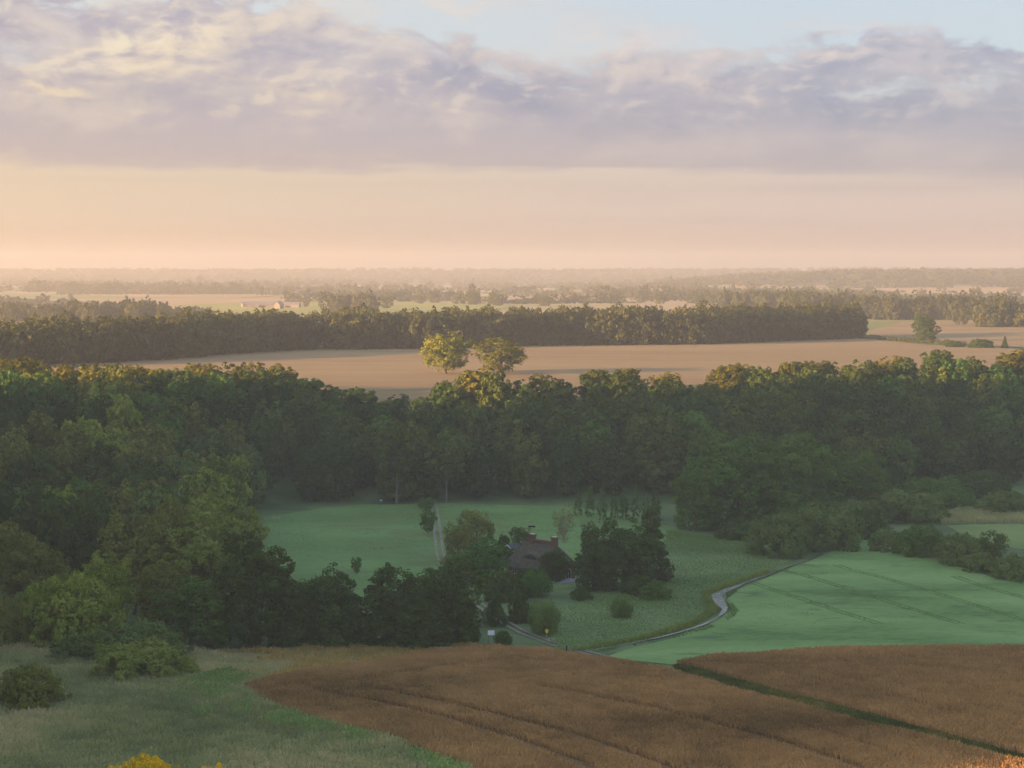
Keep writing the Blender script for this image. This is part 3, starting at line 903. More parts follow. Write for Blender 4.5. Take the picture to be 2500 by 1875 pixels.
PROTO = {}


def proto(key, name, profile, H, Wd, L, Sb, Nl, size, seed, leaf, bark='bark', r0=0.32, limbs=7, top=0.6, **kw):
    V, T, lc, lr = crown(profile, H, Wd, L, Sb, Nl, size, seed, **kw)
    me_o = mesh_np('crown', V, np.arange(len(V)).reshape(-1, 4), M[leaf], tint=T)
    tr_o = trunk_mb(H, r0, lc, seed, limbs, top).build('trunk', M[bark])
    ext = (V[:, :2].max(0) - V[:, :2].min(0)).mean()
    PROTO[key] = dict(name=name, crown=me_o.data, trunk=tr_o.data, H=float(V[:, 2].max()), W=float(ext))
    bpy.data.objects.remove(me_o); bpy.data.objects.remove(tr_o)


def plant(key, x, y, H, Wd, rz=0.0, label=None, cat='tree', group=None, name=None, leaf=None, sink=0.0):
    p = PROTO[key]
    o = empty(name or p['name'], (x, y, float(hgt(x, y)) - sink), rz, (Wd/p['W'], Wd/p['W'], H/p['H']))
    c = bpy.data.objects.new('crown', p['crown']); COL.objects.link(c); c.parent = o
    if leaf:
        c.material_slots[0].link = 'OBJECT'
        c.material_slots[0].material = M[leaf]
    t = bpy.data.objects.new('trunk', p['trunk']); COL.objects.link(t); t.parent = o
    return tag(o, label, cat, group)


def plant_px(key, cx, base, top, w, **kw):
    """by photograph pixels: foot of the trunk, top of the crown, width of the crown"""
    x, y = at(cx, base)
    z = float(hgt(x, y))
    H = z_at_row(y, cx, top) - z
    return plant(key, x, y, H, w*y/F0, **kw)


dome = lambda h: math.sqrt(max(0.0, 1 - abs((h - 0.42)/0.60)**2.3))
tall = lambda h: (0.62 + 0.38*min(1, h/0.35))*math.sqrt(max(0.0, 1 - max(0, (h - 0.35)/0.66)**2.2))
oakp = lambda h: math.sqrt(max(0.0, 1 - abs((h - 0.5)/0.56)**2.0))
cone = lambda h: (1.0 - 0.58*h)*math.sqrt(max(0.0, 1 - max(0, (h - 0.8)/0.21)**2))
bushp = lambda h: math.sqrt(max(0.0, 1 - h**2.0))
slim = lambda h: (0.82 + 0.18*math.sin(min(1, h*2.4)*math.pi/2))*(1 - 0.85*max(0, h - 0.35)/0.65)
fir = lambda h: (1.0 - 0.93*h)

for i in range(5):
    proto(f'wood{i}', 'woodland_tree', [dome, tall, oakp, tall, dome][i], 19, 13, 17, 17, 17, 0.80, 100 + i, 'wood_leaf', r0=0.30, limbs=4, low=0.04, lobe_r=0.40, irreg=0.30, holes=0.06, sub_r=0.075)
for i in range(3):
    proto(f'oak{i}', 'broadleaf_tree', oakp, 16, 15, 36, 10, 18, 0.62, 200 + i, 'green_leaf', r0=0.42, limbs=9, low=0.14, lobe_r=0.30, irreg=0.34, holes=0.16)
for i in range(3):
    proto(f'near{i}', 'broadleaf_tree', [dome, tall, dome][i], 18, 14, 26, 30, 24, 0.42, 300 + i, 'dark_leaf', r0=0.34, limbs=8, low=0.02, lobe_r=0.40, irreg=0.28, sub_r=0.055, holes=0.05)
for i in range(3):
    proto(f'cone{i}', 'broadleaf_tree', cone, 14, 12, 50, 13, 20, 0.45, 400 + i, 'dark_leaf', r0=0.3, limbs=6, low=0.0, lobe_r=0.22, irreg=0.16, sub_r=0.07, holes=0.05)
for i in range(4):
    proto(f'bush{i}', 'bush', bushp, 5, 9, 20, 22, 20, 0.34, 500 + i, 'willow_leaf', r0=0.10, limbs=9, top=0.3, low=0.0, lobe_r=0.36, irreg=0.28, sub_r=0.06, holes=0.03)
for i in range(3):
    proto(f'birch{i}', 'birch_tree', slim, 11, 4, 18, 8, 14, 0.40, 600 + i, 'green_leaf', 'pale_bark', r0=0.12, limbs=5, top=0.85, low=-0.02, lobe_r=0.22, irreg=0.35, sub_r=0.12)
proto('pale', 'pale_stemmed_tree', oakp, 18, 13, 15, 16, 15, 0.7, 730, 'wood_leaf', 'grey_bark', r0=0.22, limbs=11, top=0.78, low=0.34, lobe_r=0.36, irreg=0.4, holes=0.15, sub_r=0.075)
for i in range(2):
    proto(f'big{i}', 'bush', [bushp, dome][i], 8, 18, 34, 26, 22, 0.42, 750 + i, 'willow_leaf', r0=0.2, limbs=12, top=0.35, low=0.0, lobe_r=0.36, irreg=0.26, sub_r=0.042, holes=0.02)
proto('weep', 'weeping_willow', oakp, 8, 8, 30, 12, 26, 0.34, 700, 'willow_leaf', r0=0.25, limbs=8, low=0.06, lobe_r=0.30, droop=2.0, squash=1.3)
proto('bare', 'sparse_tree', lambda h: 0.35 + 0.65*math.sin(h*2.4), 10, 5, 22, 9, 8, 0.26, 710, 'bare_leaf', 'pale_bark', r0=0.26, limbs=22, top=0.5, low=0.25, lobe_r=0.25, sub_r=0.12)
proto('fir', 'conifer_tree', fir, 12, 5, 40, 10, 14, 0.38, 720, 'dark_leaf', r0=0.18, limbs=3, top=0.9, low=0.03, lobe_r=0.2, irreg=0.12, holes=0.0)

rnd = random.Random(5)
rot = lambda: rnd.uniform(0, 6.283)

# ---- the wooded slope: every tree an object of its own
GROUPS = {
    'crest': ('broadleaf tree on the crest of the wooded slope below the tan stubble field', 'trees on the crest of the wooded slope'),
    'mid': ('dark broadleaf tree halfway up the wooded slope behind the house', 'trees halfway up the wooded slope'),
    'foot': ('dark broadleaf tree at the foot of the wooded slope along the upper meadow edge', 'trees along the upper meadow edge'),
    'west': ('olive broadleaf tree in the hazy wood on the sunward side of the meadow', 'trees in the wood beside the meadow'),
    'east': ('dark broadleaf tree on the wooded slope above the stream and willow bushes', 'trees on the slope above the stream'),
}
SKYX = [-200, 0, 60, 130, 250, 390, 480, 620, 720, 780, 850, 940, 1040, 1090, 1180, 1270, 1310, 1360, 1430, 1440, 1560, 1680, 1720, 1740, 1860, 2050, 2140, 2240, 2330, 2400, 2500, 2700]
SKYY = [865, 865, 855, 890, 872, 900, 886, 880, 888, 918, 940, 955, 968, 915, 905, 930, 935, 915, 950, 898, 892, 908, 938, 896, 876, 880, 866, 866, 838, 872, 832, 832]
keep_out = []
row = 0
count = 0
y = 424.0
while y < 760:
    x = -215.0 + (row % 2)*6.6
    while x < 215:
        jx, jy = x + rnd.uniform(-3.4, 3.4), y + rnd.uniform(-3.0, 3.0)
        x += 13.2
        f, c_ = float(np.interp(jx, FX, FY)), float(np.interp(jx, FX, CY))
        if abs(jx) > 0.2567*jy + 7 or jy > c_ + 4:
            continue
        left_wood = jx < -73 and jy > 424
        hill = jy > f - 2 and jx > -80
        if not (left_wood or hill):
            continue
        if jy < 560 and jx > -66 and jx < 30:
            continue
        if any(a < jx < b and p < jy < q for a, b, p, q in keep_out):
            continue
        t = (jy - f)/(c_ - f)
        H = rnd.uniform(16.5, 22.5)
        Wd = rnd.uniform(11.5, 16.5)
        gk = 'crest' if t > 0.74 else 'west' if jx < -75 else 'east' if jx > 48 else 'foot' if t < 0.25 else 'mid'
        ppx = W0/2 + jx/jy*F0*0.998
        sky_row = float(np.interp(ppx, SKYX, SKYY)) + rnd.choice([0, 4, 14, 24, 34])
        H = min(H, z_at_row(jy, ppx, sky_row) - float(hgt(jx, jy)))
        if H < 7:
            continue
        if H < 12:
            Wd *= 0.75
        leaf = 'crest_leaf' if gk == 'crest' and rnd.random() < 0.85 else rnd.choice(['olive_leaf', 'olive_leaf', 'lime_leaf', 'green_leaf', 'dark_leaf', 'dark_leaf', 'willow_leaf']) if gk == 'west' and rnd.random() < 0.75 else 'dark_leaf' if rnd.random() < 0.3 else 'green_leaf' if rnd.random() < 0.2 else None  # olive leaves in the west wood carry its warm haze as colour
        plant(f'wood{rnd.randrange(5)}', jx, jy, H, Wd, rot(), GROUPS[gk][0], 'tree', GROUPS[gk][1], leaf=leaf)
        count += 1
    y += 11.6
    row += 1
print('woodland trees', count)

# ---- single trees of the valley
T = plant_px
T('near0', 535, 1500, 1203, 250, label='tall yellow green tree with a heaped rounded crown beside the meadow', leaf='bright_leaf', rz=0.3)
T('near1', 632, 1578, 1286, 225, label='large dark olive tree standing in front of the tall yellow green tree', leaf='dark_leaf', rz=1.0)
T('near2', 505, 1574, 1395, 270, label='low grey green tree with thin pale stems left of the large dark olive tree', leaf='green_leaf', rz=2.0)
T('near0', 400, 1560, 1350, 170, label='loose olive tree with bare pale branches behind the willow bushes', leaf='olive_leaf', rz=4.0)
T('cone0', 812, 1574, 1370, 200, label='dark tree with a blunt tapering crown standing beside the gap to the meadow', rz=0.4)
T('cone1', 728, 1574, 1412, 150, label='small dark tree between the olive tree and the blunt tapering tree', rz=2.1)
T('cone2', 957, 1573, 1370, 215, label='dark pointed tree at the meadow end of the tree belt by the wheat', rz=0.2)
T('near1', 1072, 1573, 1358, 240, label='widest dark tree of the tree belt between the wheat and the house', rz=3.3)
T('cone1', 1020, 1578, 1430, 200, label='low dark tree in front of the tree belt beside the dry grass', rz=1.4)
T('cone2', 1122, 1570, 1425, 120, label='dark tree at the sign end of the tree belt by the wheat', rz=2.4)
T('big0', 170, 1574, 1392, 330, label='broad domed olive willow at the corner of the reed meadow', cat='tree', name='willow_tree', leaf='lime_leaf')
T('big1', 40, 1575, 1440, 180, label='olive willow at the frame edge beside the domed willow', cat='tree', name='willow_tree', leaf='olive_leaf')
T('near2', 262, 1540, 1340, 150, label='pale olive tree rising behind the broad domed willow', leaf='lime_leaf')
T('oak0', 330, 1500, 1245, 180, label='feathery olive tree between the hazy wood and the yellow green tree', leaf='olive_leaf')
T('near1', 90, 1520, 1300, 200, label='hazy brownish green tree behind the olive willow at the frame edge', leaf='olive_leaf')
T('oak1', 445, 1470, 1185, 170, label='pale grey green tree with dead twigs behind the tall yellow green tree', leaf='olive_leaf')

T('pale', 968, 1229, 1020, 150, label='tree with a pale forked trunk at the wood edge above the meadow', rz=0.7)
T('pale', 1090, 1227, 1060, 130, label='tree with a thin pale trunk behind the top of the track', rz=2.1)
T('pale', 372, 1500, 1290, 150, label='olive tree with pale bare limbs inside the hazy wood', leaf='olive_leaf', rz=3.0)
T('pale', 35, 1500, 1275, 150, label='brownish tree with pale stems at the frame edge of the hazy wood', leaf='olive_leaf', rz=4.4)
# bushes of the reed meadow
T('big0', 330, 1612, 1508, 290, label='rounded green willow bush behind the brighter bush in the reeds', cat='bush', leaf='willow_leaf')
T('bush2', 175, 1610, 1545, 130, label='grey green willow bush nearest the tree belt in the reeds', cat='bush')
T('big1', 340, 1650, 1558, 245, label='bright yellow green willow bush in the middle of the reeds', cat='bush', leaf='bright_leaf')
T('bush3', 455, 1648, 1600, 80, label='small green bush touching the bright willow bush', cat='bush', leaf='bright_leaf')
T('big0', 72, 1726, 1618, 205, label='smooth round brown green bush standing alone in the reeds', cat='bush', leaf='olive_leaf')
x, y = at(350, 1985)
plant('big0', x, y, z_at_row(y, 350, 1840) - float(hgt(x, y)), 235*y/F0, 0.5, 'golden yellow flowering bush at the bottom frame edge', 'bush', leaf='gorse')
x, y = at(520, 1985)
plant('bush1', x, y, z_at_row(y, 520, 1862) - float(hgt(x, y)), 110*y/F0, 1.5, 'small yellow flowering bush beside the large golden one', 'bush', leaf='gorse')

# around the house
T('oak0', 1045, 1304, 1243, 46, label='small rounded tree on the meadow side of the track', rz=1)
T('oak1', 1040, 1246, 1212, 46, label='small tree where the track enters the wood')
T('oak2', 1164, 1340, 1241, 95, label='rounded dark tree behind the bright green tree near the track', leaf='olive_leaf', rz=2)
T('oak1', 1118, 1365, 1272, 80, label='olive tree beside the bend of the track', leaf='olive_leaf', rz=3)
T('near0', 1192, 1425, 1308, 128, label='bright green tree standing before the thatched roof', leaf='vivid_leaf', rz=0.6)
T('near2', 1120, 1425, 1340, 95, label='mid green tree between the track and the bright green tree', leaf='green_leaf', rz=2.2)
T('bush0', 1230, 1342, 1303, 36, label='dark shrub behind the house next to the shed', cat='bush', leaf='dark_leaf')
T('oak2', 1275, 1345, 1284, 66, label='spreading dark fruit tree behind the chimneys', leaf='dark_leaf', rz=1.9)
T('bare', 1376, 1350, 1232, 64, label='thin leafed upright tree with pale branches behind the house', rz=0.5)
T('near1', 1350, 1422, 1334, 84, label='clipped dark tree growing against the front of the house', leaf='dark_leaf', rz=2.5)
T('weep', 1308, 1456, 1380, 88, label='light green drooping shrub below the thatched roof', cat='bush', name='bush', leaf='vivid_leaf')
T('bush2', 1288, 1438, 1386, 84, label='dark round shrub hiding the long wall of the thatched house', cat='bush', leaf='dark_leaf', rz=2)
T('bush1', 1226, 1466, 1386, 112, label='large grey dark shrub in front of the bright green tree', cat='bush', leaf='dark_leaf')
T('bush2', 1270, 1519, 1444, 70, label='dark hedge bush on the house side of the track', cat='bush', leaf='dark_leaf')
T('bush3', 1208, 1527, 1458, 64, label='dark bush on the belt side of the track', cat='bush', leaf='dark_leaf')
T('weep', 1329, 1546, 1453, 92, label='pale green weeping willow beside the track', rz=0.8, leaf='fresh_leaf')
T('weep', 1517, 1508, 1445, 64, label='small weeping willow alone in the rough pasture', rz=2.8, leaf='fresh_leaf')
T('bush1', 1228, 1574, 1538, 50, label='dark scrub bush between the white board and the track', cat='bush', leaf='dark_leaf')
T('near2', 1445, 1400, 1268, 72, label='dark upright tree beside the thin leafed tree', leaf='dark_leaf', rz=0.9)
T('near0', 1520, 1440, 1258, 175, label='largest dark tree of the clump beside the house', leaf='dark_leaf', rz=1.9)
T('near1', 1450, 1440, 1330, 130, label='low dark tree next to the patio', leaf='dark_leaf', rz=3.1)
T('fir', 1588, 1420, 1240, 130, label='dark pointed conifer at the outer end of the house clump', rz=1.2)
T('bush2', 1600, 1462, 1415, 90, label='green shrub at the foot of the conifer', cat='bush', leaf='green_leaf')
T('bush0', 1560, 1452, 1400, 90, label='dark shrub below the largest dark tree', cat='bush', leaf='dark_leaf')
T('bush3', 1420, 1464, 1430, 60, label='low dark shrub under the patio', cat='bush', leaf='dark_leaf')
T('oak0', 870, 1402, 1358, 30, label='young sapling alone in the meadow', rz=0.2)
T('bush2', 1262, 1340, 1318, 30, label='pale leafed shrub against the back of the roof', cat='bush', leaf='willow_leaf')

# slender trees at the upper meadow corner
for i, (cx, b, tp, w) in enumerate([(1412, 1258, 1196, 24), (1440, 1262, 1185, 30), (1470, 1270, 1192, 30), (1498, 1266, 1198, 26), (1524, 1270, 1190, 32), (1552, 1268, 1182, 28), (1576, 1276, 1205, 30), (1602, 1280, 1196, 34)]):
    T(f'birch{i % 3}', cx, b, tp, w, label='slender young tree in the row at the upper corner of the meadow', group='slender trees at the meadow corner', rz=rot())

# the lighter clump and the willow scrub above the stream
for i, (cx, b, tp, w, lb) in enumerate([
        (1800, 1292, 1046, 250, 'large rounded green tree standing foremost on the slope above the stream'),
        (1965, 1272, 1050, 220, 'second large green tree behind the foremost one above the stream'),
        (2085, 1262, 1090, 190, 'green tree above the pale willow scrub on the slope'),
        (1700, 1294, 1130, 140, 'lower green tree at the meadow end of the slope clump'),
        (1890, 1292, 1140, 190, 'green tree below the second large tree beside the scrub')]):
    T(f'near{i % 3}', cx, b, tp, w, label=lb, leaf='green_leaf', rz=i*1.3)
for i, (cx, b, tp, w, lb, lf) in enumerate([
        (1905, 1356, 1248, 190, 'grey green willow bush over the head of the stream', 'willow_leaf'),
        (2015, 1338, 1222, 210, 'tall dull green willow bush above the head of the stream', 'willow_leaf'),
        (2105, 1312, 1238, 140, 'dark green bush at the top corner of the bright crop', 'dark_leaf'),
        (2215, 1270, 1188, 210, 'pale grey willow bush beside the reed bed', 'willow_leaf'),
        (2160, 1345, 1284, 90, 'first willow bush along the upper edge of the crop', 'willow_leaf'),
        (2245, 1356, 1276, 140, 'green willow bush next along the upper edge of the crop', 'green_leaf'),
        (2345, 1376, 1298, 150, 'broad grey willow bush beside the small dark tree', 'willow_leaf'),
        (2475, 1414, 1348, 120, 'willow bush at the lower end of the row along the crop', 'willow_leaf'),
        (2455, 1252, 1196, 150, 'pale green bush behind the reed bed at the wood edge', 'willow_leaf'),
        (1800, 1316, 1268, 110, 'low dark scrub at the corner of the rough pasture', 'dark_leaf'),
        (1965, 1300, 1226, 160, 'dull green scrub rising behind the stream head willows', 'green_leaf'),
        (2075, 1288, 1212, 170, 'grey green scrub between the slope clump and the pale willow', 'willow_leaf'),
        (2150, 1240, 1172, 150, 'dark scrub at the wood edge above the pale willow', 'dark_leaf'),
        (2285, 1222, 1158, 170, 'green scrub at the wood edge behind the reed bed', 'green_leaf'),
        (2400, 1212, 1146, 170, 'dark green scrub farther along the wood edge behind the reed bed', 'dark_leaf'),
        (2395, 1395, 1340, 110, 'low willow bush under the small dark round tree', 'willow_leaf'),
        (2330, 1240, 1185, 120, 'dull bush between the pale willow and the reed bed', 'green_leaf')]):
    T(f'big{i % 2}' if w > 135 else f'bush{i % 4}', cx, b, tp, w, label=lb, cat='bush', leaf=lf, rz=i*0.9)
T('oak2', 2425, 1376, 1296, 80, label='small dark round tree in the row of willow bushes', leaf='dark_leaf')

# trees of the plateau
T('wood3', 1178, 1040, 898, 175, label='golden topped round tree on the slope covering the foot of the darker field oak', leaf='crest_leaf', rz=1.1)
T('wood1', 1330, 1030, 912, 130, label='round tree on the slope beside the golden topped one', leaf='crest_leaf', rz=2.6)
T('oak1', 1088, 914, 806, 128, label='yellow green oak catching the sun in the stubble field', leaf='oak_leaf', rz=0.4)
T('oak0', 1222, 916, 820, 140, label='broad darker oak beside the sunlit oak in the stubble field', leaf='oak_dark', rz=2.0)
T('near1', 2258, 836, 764, 74, label='lone dark tree on the hedge between the stubble fields', leaf='dark_leaf', rz=1.0)
T('fir', 2453, 850, 820, 20, label='small dark conifer on the hedge beyond the crest', rz=1.0)
T('bush0', 2395, 850, 826, 70, label='dark hedge bush left of the small conifer', cat='bush', leaf='dark_leaf')
T('bush1', 2330, 848, 832, 60, label='low hedge bush nearest the lone dark tree', cat='bush', leaf='dark_leaf')


# ------------------------------------------------------------------ woods that read as one mass
def wood_mass(name, spots, seed, L, Sb, Nl, size, leaf, label, low=0.0):
    rg = np.random.default_rng(seed)
    protos = []
    for i in range(5):
        V, T_, _a, _b = crown([dome, oakp, tall, dome, bushp][i], 1.0, 1.0, L, Sb, Nl, size, seed + i, low=low, lobe_r=0.28, irreg=0.25, sub_r=0.12)
        protos.append((V, T_))
    vs, ts = [], []
    for i, (x, y, H, Wd) in enumerate(spots):
        V, T_ = protos[rg.integers(5)]
        a = rg.uniform(0, 6.283)
        c, s = math.cos(a), math.sin(a)
        v = np.empty_like(V)
        v[:, 0] = (V[:, 0]*c - V[:, 1]*s)*Wd + x
        v[:, 1] = (V[:, 0]*s + V[:, 1]*c)*Wd + y
        v[:, 2] = V[:, 2]*H + float(hgt(x, y))
        vs.append(v)
        ts.append(np.clip(T_ + rg.uniform(-0.22, 0.22), 0, 1))
    V = np.concatenate(vs)
    o = mesh_np(name, V, np.arange(len(V)).reshape(-1, 4), M[leaf], tint=np.concatenate(ts))
    return tag(o, label, None, None, 'stuff')


edge = [at(*p) for p in [(-150, 903), (250, 889), (420, 878), (560, 866), (700, 857), (860, 855), (1030, 854), (1300, 846), (1550, 844), (1730, 842), (1900, 835), (2060, 829)]] + [at(2105, 823)]
spots = []
for a, b in zip(edge[:-1], edge[1:]):
    L = math.hypot(b[0] - a[0], b[1] - a[1])
    k = max(1, int(L/8.5))
    for i in range(k):
        for r_ in range(4):
            t = (i + rnd.uniform(-.3, .3))/k
            spots.append((a[0] + (b[0] - a[0])*t + rnd.uniform(-2, 2), a[1] + (b[1] - a[1])*t + 5 + r_*9 + rnd.uniform(-2, 2), rnd.uniform(17, 20.5) + (1.5 if r_ > 1 else 0), rnd.uniform(13, 18)))
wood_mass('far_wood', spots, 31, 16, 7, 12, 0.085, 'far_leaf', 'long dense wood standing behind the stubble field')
# further copses behind it, and hedges with trees across the far land
far = []
for cx, b, w, n_, h_ in [(240, 790, 260, 40, 17), (860, 772, 130, 22, 19), (1880, 760, 240, 40, 19), (2020, 775, 200, 34, 20), (2300, 782, 330, 70, 19), (2480, 800, 160, 26, 19), (60, 785, 160, 24, 15), (430, 785, 120, 14, 11)]:
    for _ in range(n_):
        x, y = at(cx + rnd.uniform(-w/2, w/2), b)
        far.append((x + rnd.uniform(-8, 8), y + rnd.uniform(0, 60), h_*rnd.uniform(0.8, 1.15), rnd.uniform(11, 16)))
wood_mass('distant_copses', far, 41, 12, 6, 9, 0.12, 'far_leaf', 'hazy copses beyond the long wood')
far = []
for i in range(104):
    cx, b = rnd.uniform(-150, 2650), 688 + 62*rnd.random()**1.15
    x, y = at(cx, b)
    if b > 726 and 400 < cx < 1300 and rnd.random() < 0.85:
        continue
    n_ = rnd.randrange(6, 26)
    a = rnd.uniform(-0.3, 0.3)
    step = rnd.uniform(8, 13)
    hh = rnd.choice([5, 9, 12, 14, 16])
    for k in range(n_):
        d = (k - n_/2)*step
        far.append((x + d*math.cos(a), y + d*math.sin(a) + rnd.uniform(-4, 4), hh*rnd.choice([0.5, 0.8, 1, 1, 1.25])*rnd.uniform(0.85, 1.15), rnd.uniform(11, 17)))
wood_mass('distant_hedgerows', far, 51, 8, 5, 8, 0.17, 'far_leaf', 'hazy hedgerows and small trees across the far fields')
far = []
for i in range(3600):
    y = 3350 + 3650*rnd.random()
    x = rnd.uniform(-0.29, 0.29)*y
    z = float(hgt(x, y))
    if y > 5400 or z > 36 or rnd.random() < 0.2:
        far.append((x, y, rnd.uniform(8, 13), rnd.uniform(16, 32)))
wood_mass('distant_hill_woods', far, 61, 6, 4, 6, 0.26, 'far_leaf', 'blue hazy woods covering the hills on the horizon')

# single trees of the far land that one can tell apart
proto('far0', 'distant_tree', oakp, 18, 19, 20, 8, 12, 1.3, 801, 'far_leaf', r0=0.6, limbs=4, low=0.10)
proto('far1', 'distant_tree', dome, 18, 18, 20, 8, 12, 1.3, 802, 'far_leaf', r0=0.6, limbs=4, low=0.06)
DT = [(942, 754, 40, 42, 'rounded hazy tree at the end of the pale field behind the long wood'), (875, 735, 30, 24, 'hazy tree over the hedge of the first pale field'),
      (585, 716, 28, 30, 'lone rounded tree on the far field above the farm'), (488, 698, 26, 28, 'tall hazy tree on the sunward skyline of the far trees'),
      (746, 750, 20, 20, 'small hazy tree at the end of the pale farm buildings'), (1060, 740, 34, 40, 'hazy tree between the two pale far fields'),
      (1025, 742, 26, 30, 'hazy tree close beside the one between the pale fields'), (1155, 745, 34, 34, 'rounded hazy tree near the middle of the far hedge'),
      (1215, 748, 36, 46, 'broad hazy tree behind the two field oaks'), (1330, 748, 30, 36, 'broad low hazy tree along the far hedge'),
      (1500, 736, 30, 34, 'hazy tree over the far hedge near the white house'), (1610, 742, 30, 36, 'hazy tree below the white house'),
      (1700, 744, 34, 40, 'dark hazy tree below the red roofs'), (1735, 742, 28, 32, 'hazy tree between the red roofs'),
      (95, 712, 34, 60, 'broad hazy tree in the sunlit far trees'), (170, 716, 30, 50, 'hazy tree beside the broad one in the sunlit far trees'),
      (270, 718, 34, 66, 'widest hazy tree in the sunlit far trees'), (230, 790, 58, 44, 'spiky hazy tree rising over the first copse'),
      (1380, 722, 24, 30, 'faint tree at the foot of the wooded hill'), (2060, 745, 28, 34, 'faint tree before the wooded hill field'),
      (2250, 728, 26, 30, 'faint tree at the end of the hill field'), (2380, 740, 40, 44, 'faint tall tree beside the hill field')]
for i, (cx, b, h, w, lb) in enumerate(DT):
    T(f'far{i % 2}', cx, b, b - h, w, label=lb, rz=i*1.1)


# ------------------------------------------------------------------ hedge of the plateau
def hedge(name, pts, h, w, label, seed):
    rg = np.random.default_rng(seed)
    P = [Vector(at(*p)) for p in pts]
    cs = []
    for a, b in zip(P[:-1], P[1:]):
        k = max(1, int((b - a).length/1.4))
        for i in range(k):
            q = a.lerp(b, (i + rg.random())/k)
            hh = h*(0.7 + 0.6*rg.random())
            cs.append((q.x, q.y + rg.uniform(-w/2, w/2), float(hgt(q.x, q.y)) + hh*0.5, hh*0.55))
    cs = np.array(cs)
    V, T_ = leaves_from(cs[:, :3], cs[:, 3], np.tile(UP, (len(cs), 1)), 40, 0.7, rg, rg.uniform(0.3, 0.7, len(cs)), 1.0)
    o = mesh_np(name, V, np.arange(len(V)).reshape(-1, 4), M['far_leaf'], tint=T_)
    return tag(o, label, 'hedge')


hedge('hedge', [(2098, 828), (2160, 832), (2230, 838), (2300, 842), (2360, 846)], 2.6, 3, 'dark low hedge between the two stubble fields under the lone tree', 71)


# ------------------------------------------------------------------ the house
M['thatch'] = plain_mat('old thatch', (0.046, 0.044, 0.032), (0.095, 0.088, 0.064), 1.2, 0.95, 0.6)
M['thatch_dark'] = plain_mat('slate thatch', (0.06, 0.055, 0.055), (0.12, 0.11, 0.105), 1.2, 0.95, 0.6)
M['glass'] = plain_mat('dark window glass', (0.012, 0.014, 0.017), (0.03, 0.033, 0.04), 0.4, 0.08, 0.0, 0.6)
M['frame'] = plain_mat('painted frame', (0.40, 0.40, 0.38), (0.55, 0.55, 0.52), 3.0, 0.5, 0.05)
M['stone'] = plain_mat('patio slabs', (0.24, 0.24, 0.26), (0.36, 0.36, 0.38), 1.0, 0.8)
M['slate'] = plain_mat('slate roof', (0.05, 0.052, 0.056), (0.085, 0.088, 0.092), 1.0, 0.95, 0.3, 0.05)
M['white'] = plain_mat('white panel', (0.62, 0.66, 0.74), (0.74, 0.78, 0.85), 0.8, 0.5, 0.05)
M['yellow'] = plain_mat('yellow sign paint', (0.70, 0.62, 0.02), (0.80, 0.70, 0.03), 2.0, 0.4, 0.02)
M['black'] = plain_mat('black paint', (0.012, 0.012, 0.012), (0.03, 0.03, 0.03), 2.0, 0.6, 0.05)
M['grey_wood'] = plain_mat('weathered wood', (0.20, 0.19, 0.17), (0.38, 0.36, 0.32), 3.0, 0.9)
M['dark_wood'] = plain_mat('dark wood', (0.018, 0.018, 0.02), (0.05, 0.048, 0.046), 3.0, 0.85)
M['teal'] = plain_mat('teal paint', (0.05, 0.15, 0.16), (0.08, 0.22, 0.22), 3.0, 0.6, 0.05)
m, n = new_mat('red brick')
t = n.n('ShaderNodeTexCoord')
br = n.n('ShaderNodeTexBrick')
n.put(br.inputs['Vector'], t.outputs['Object'])
br.inputs['Color1'].default_value = (0.095, 0.048, 0.036, 1)
br.inputs['Color2'].default_value = (0.14, 0.066, 0.048, 1)
br.inputs['Mortar'].default_value = (0.12, 0.095, 0.08, 1)
br.inputs['Scale'].default_value = 4.0
M['brick'] = finish(n, m, principled(n, br.outputs[0], 0.85))

hx, hy = at(1322, 1410)
house = empty('thatched_house', (hx, hy, float(hgt(hx, hy))), math.atan2(-0.72, 0.69))
tag(house, 'low brick farmhouse with a thatched roof and two brick chimneys among trees', 'house')
L2, W2, EZ, RZ = 6.6, 4.1, 2.7, 8.2           # half length, half width, eaves, ridge
wl = MB()
wl.box(-L2, L2, -W2, W2, -0.3, EZ)
for s in (-1, 1):                              # blunt gable walls under the hips
    i = len(wl.v)
    g0 = EZ + 2.2
    wl.v += [(s*(L2 - 0.02), -W2, EZ), (s*(L2 - 0.02), W2, EZ), (s*(L2 - 0.02), W2*0.60, g0), (s*(L2 - 0.02), -W2*0.60, g0)]
    wl.f.append((i, i + 1, i + 2, i + 3) if s > 0 else (i + 3, i + 2, i + 1, i))
wl.build('wall', M['brick'], house)


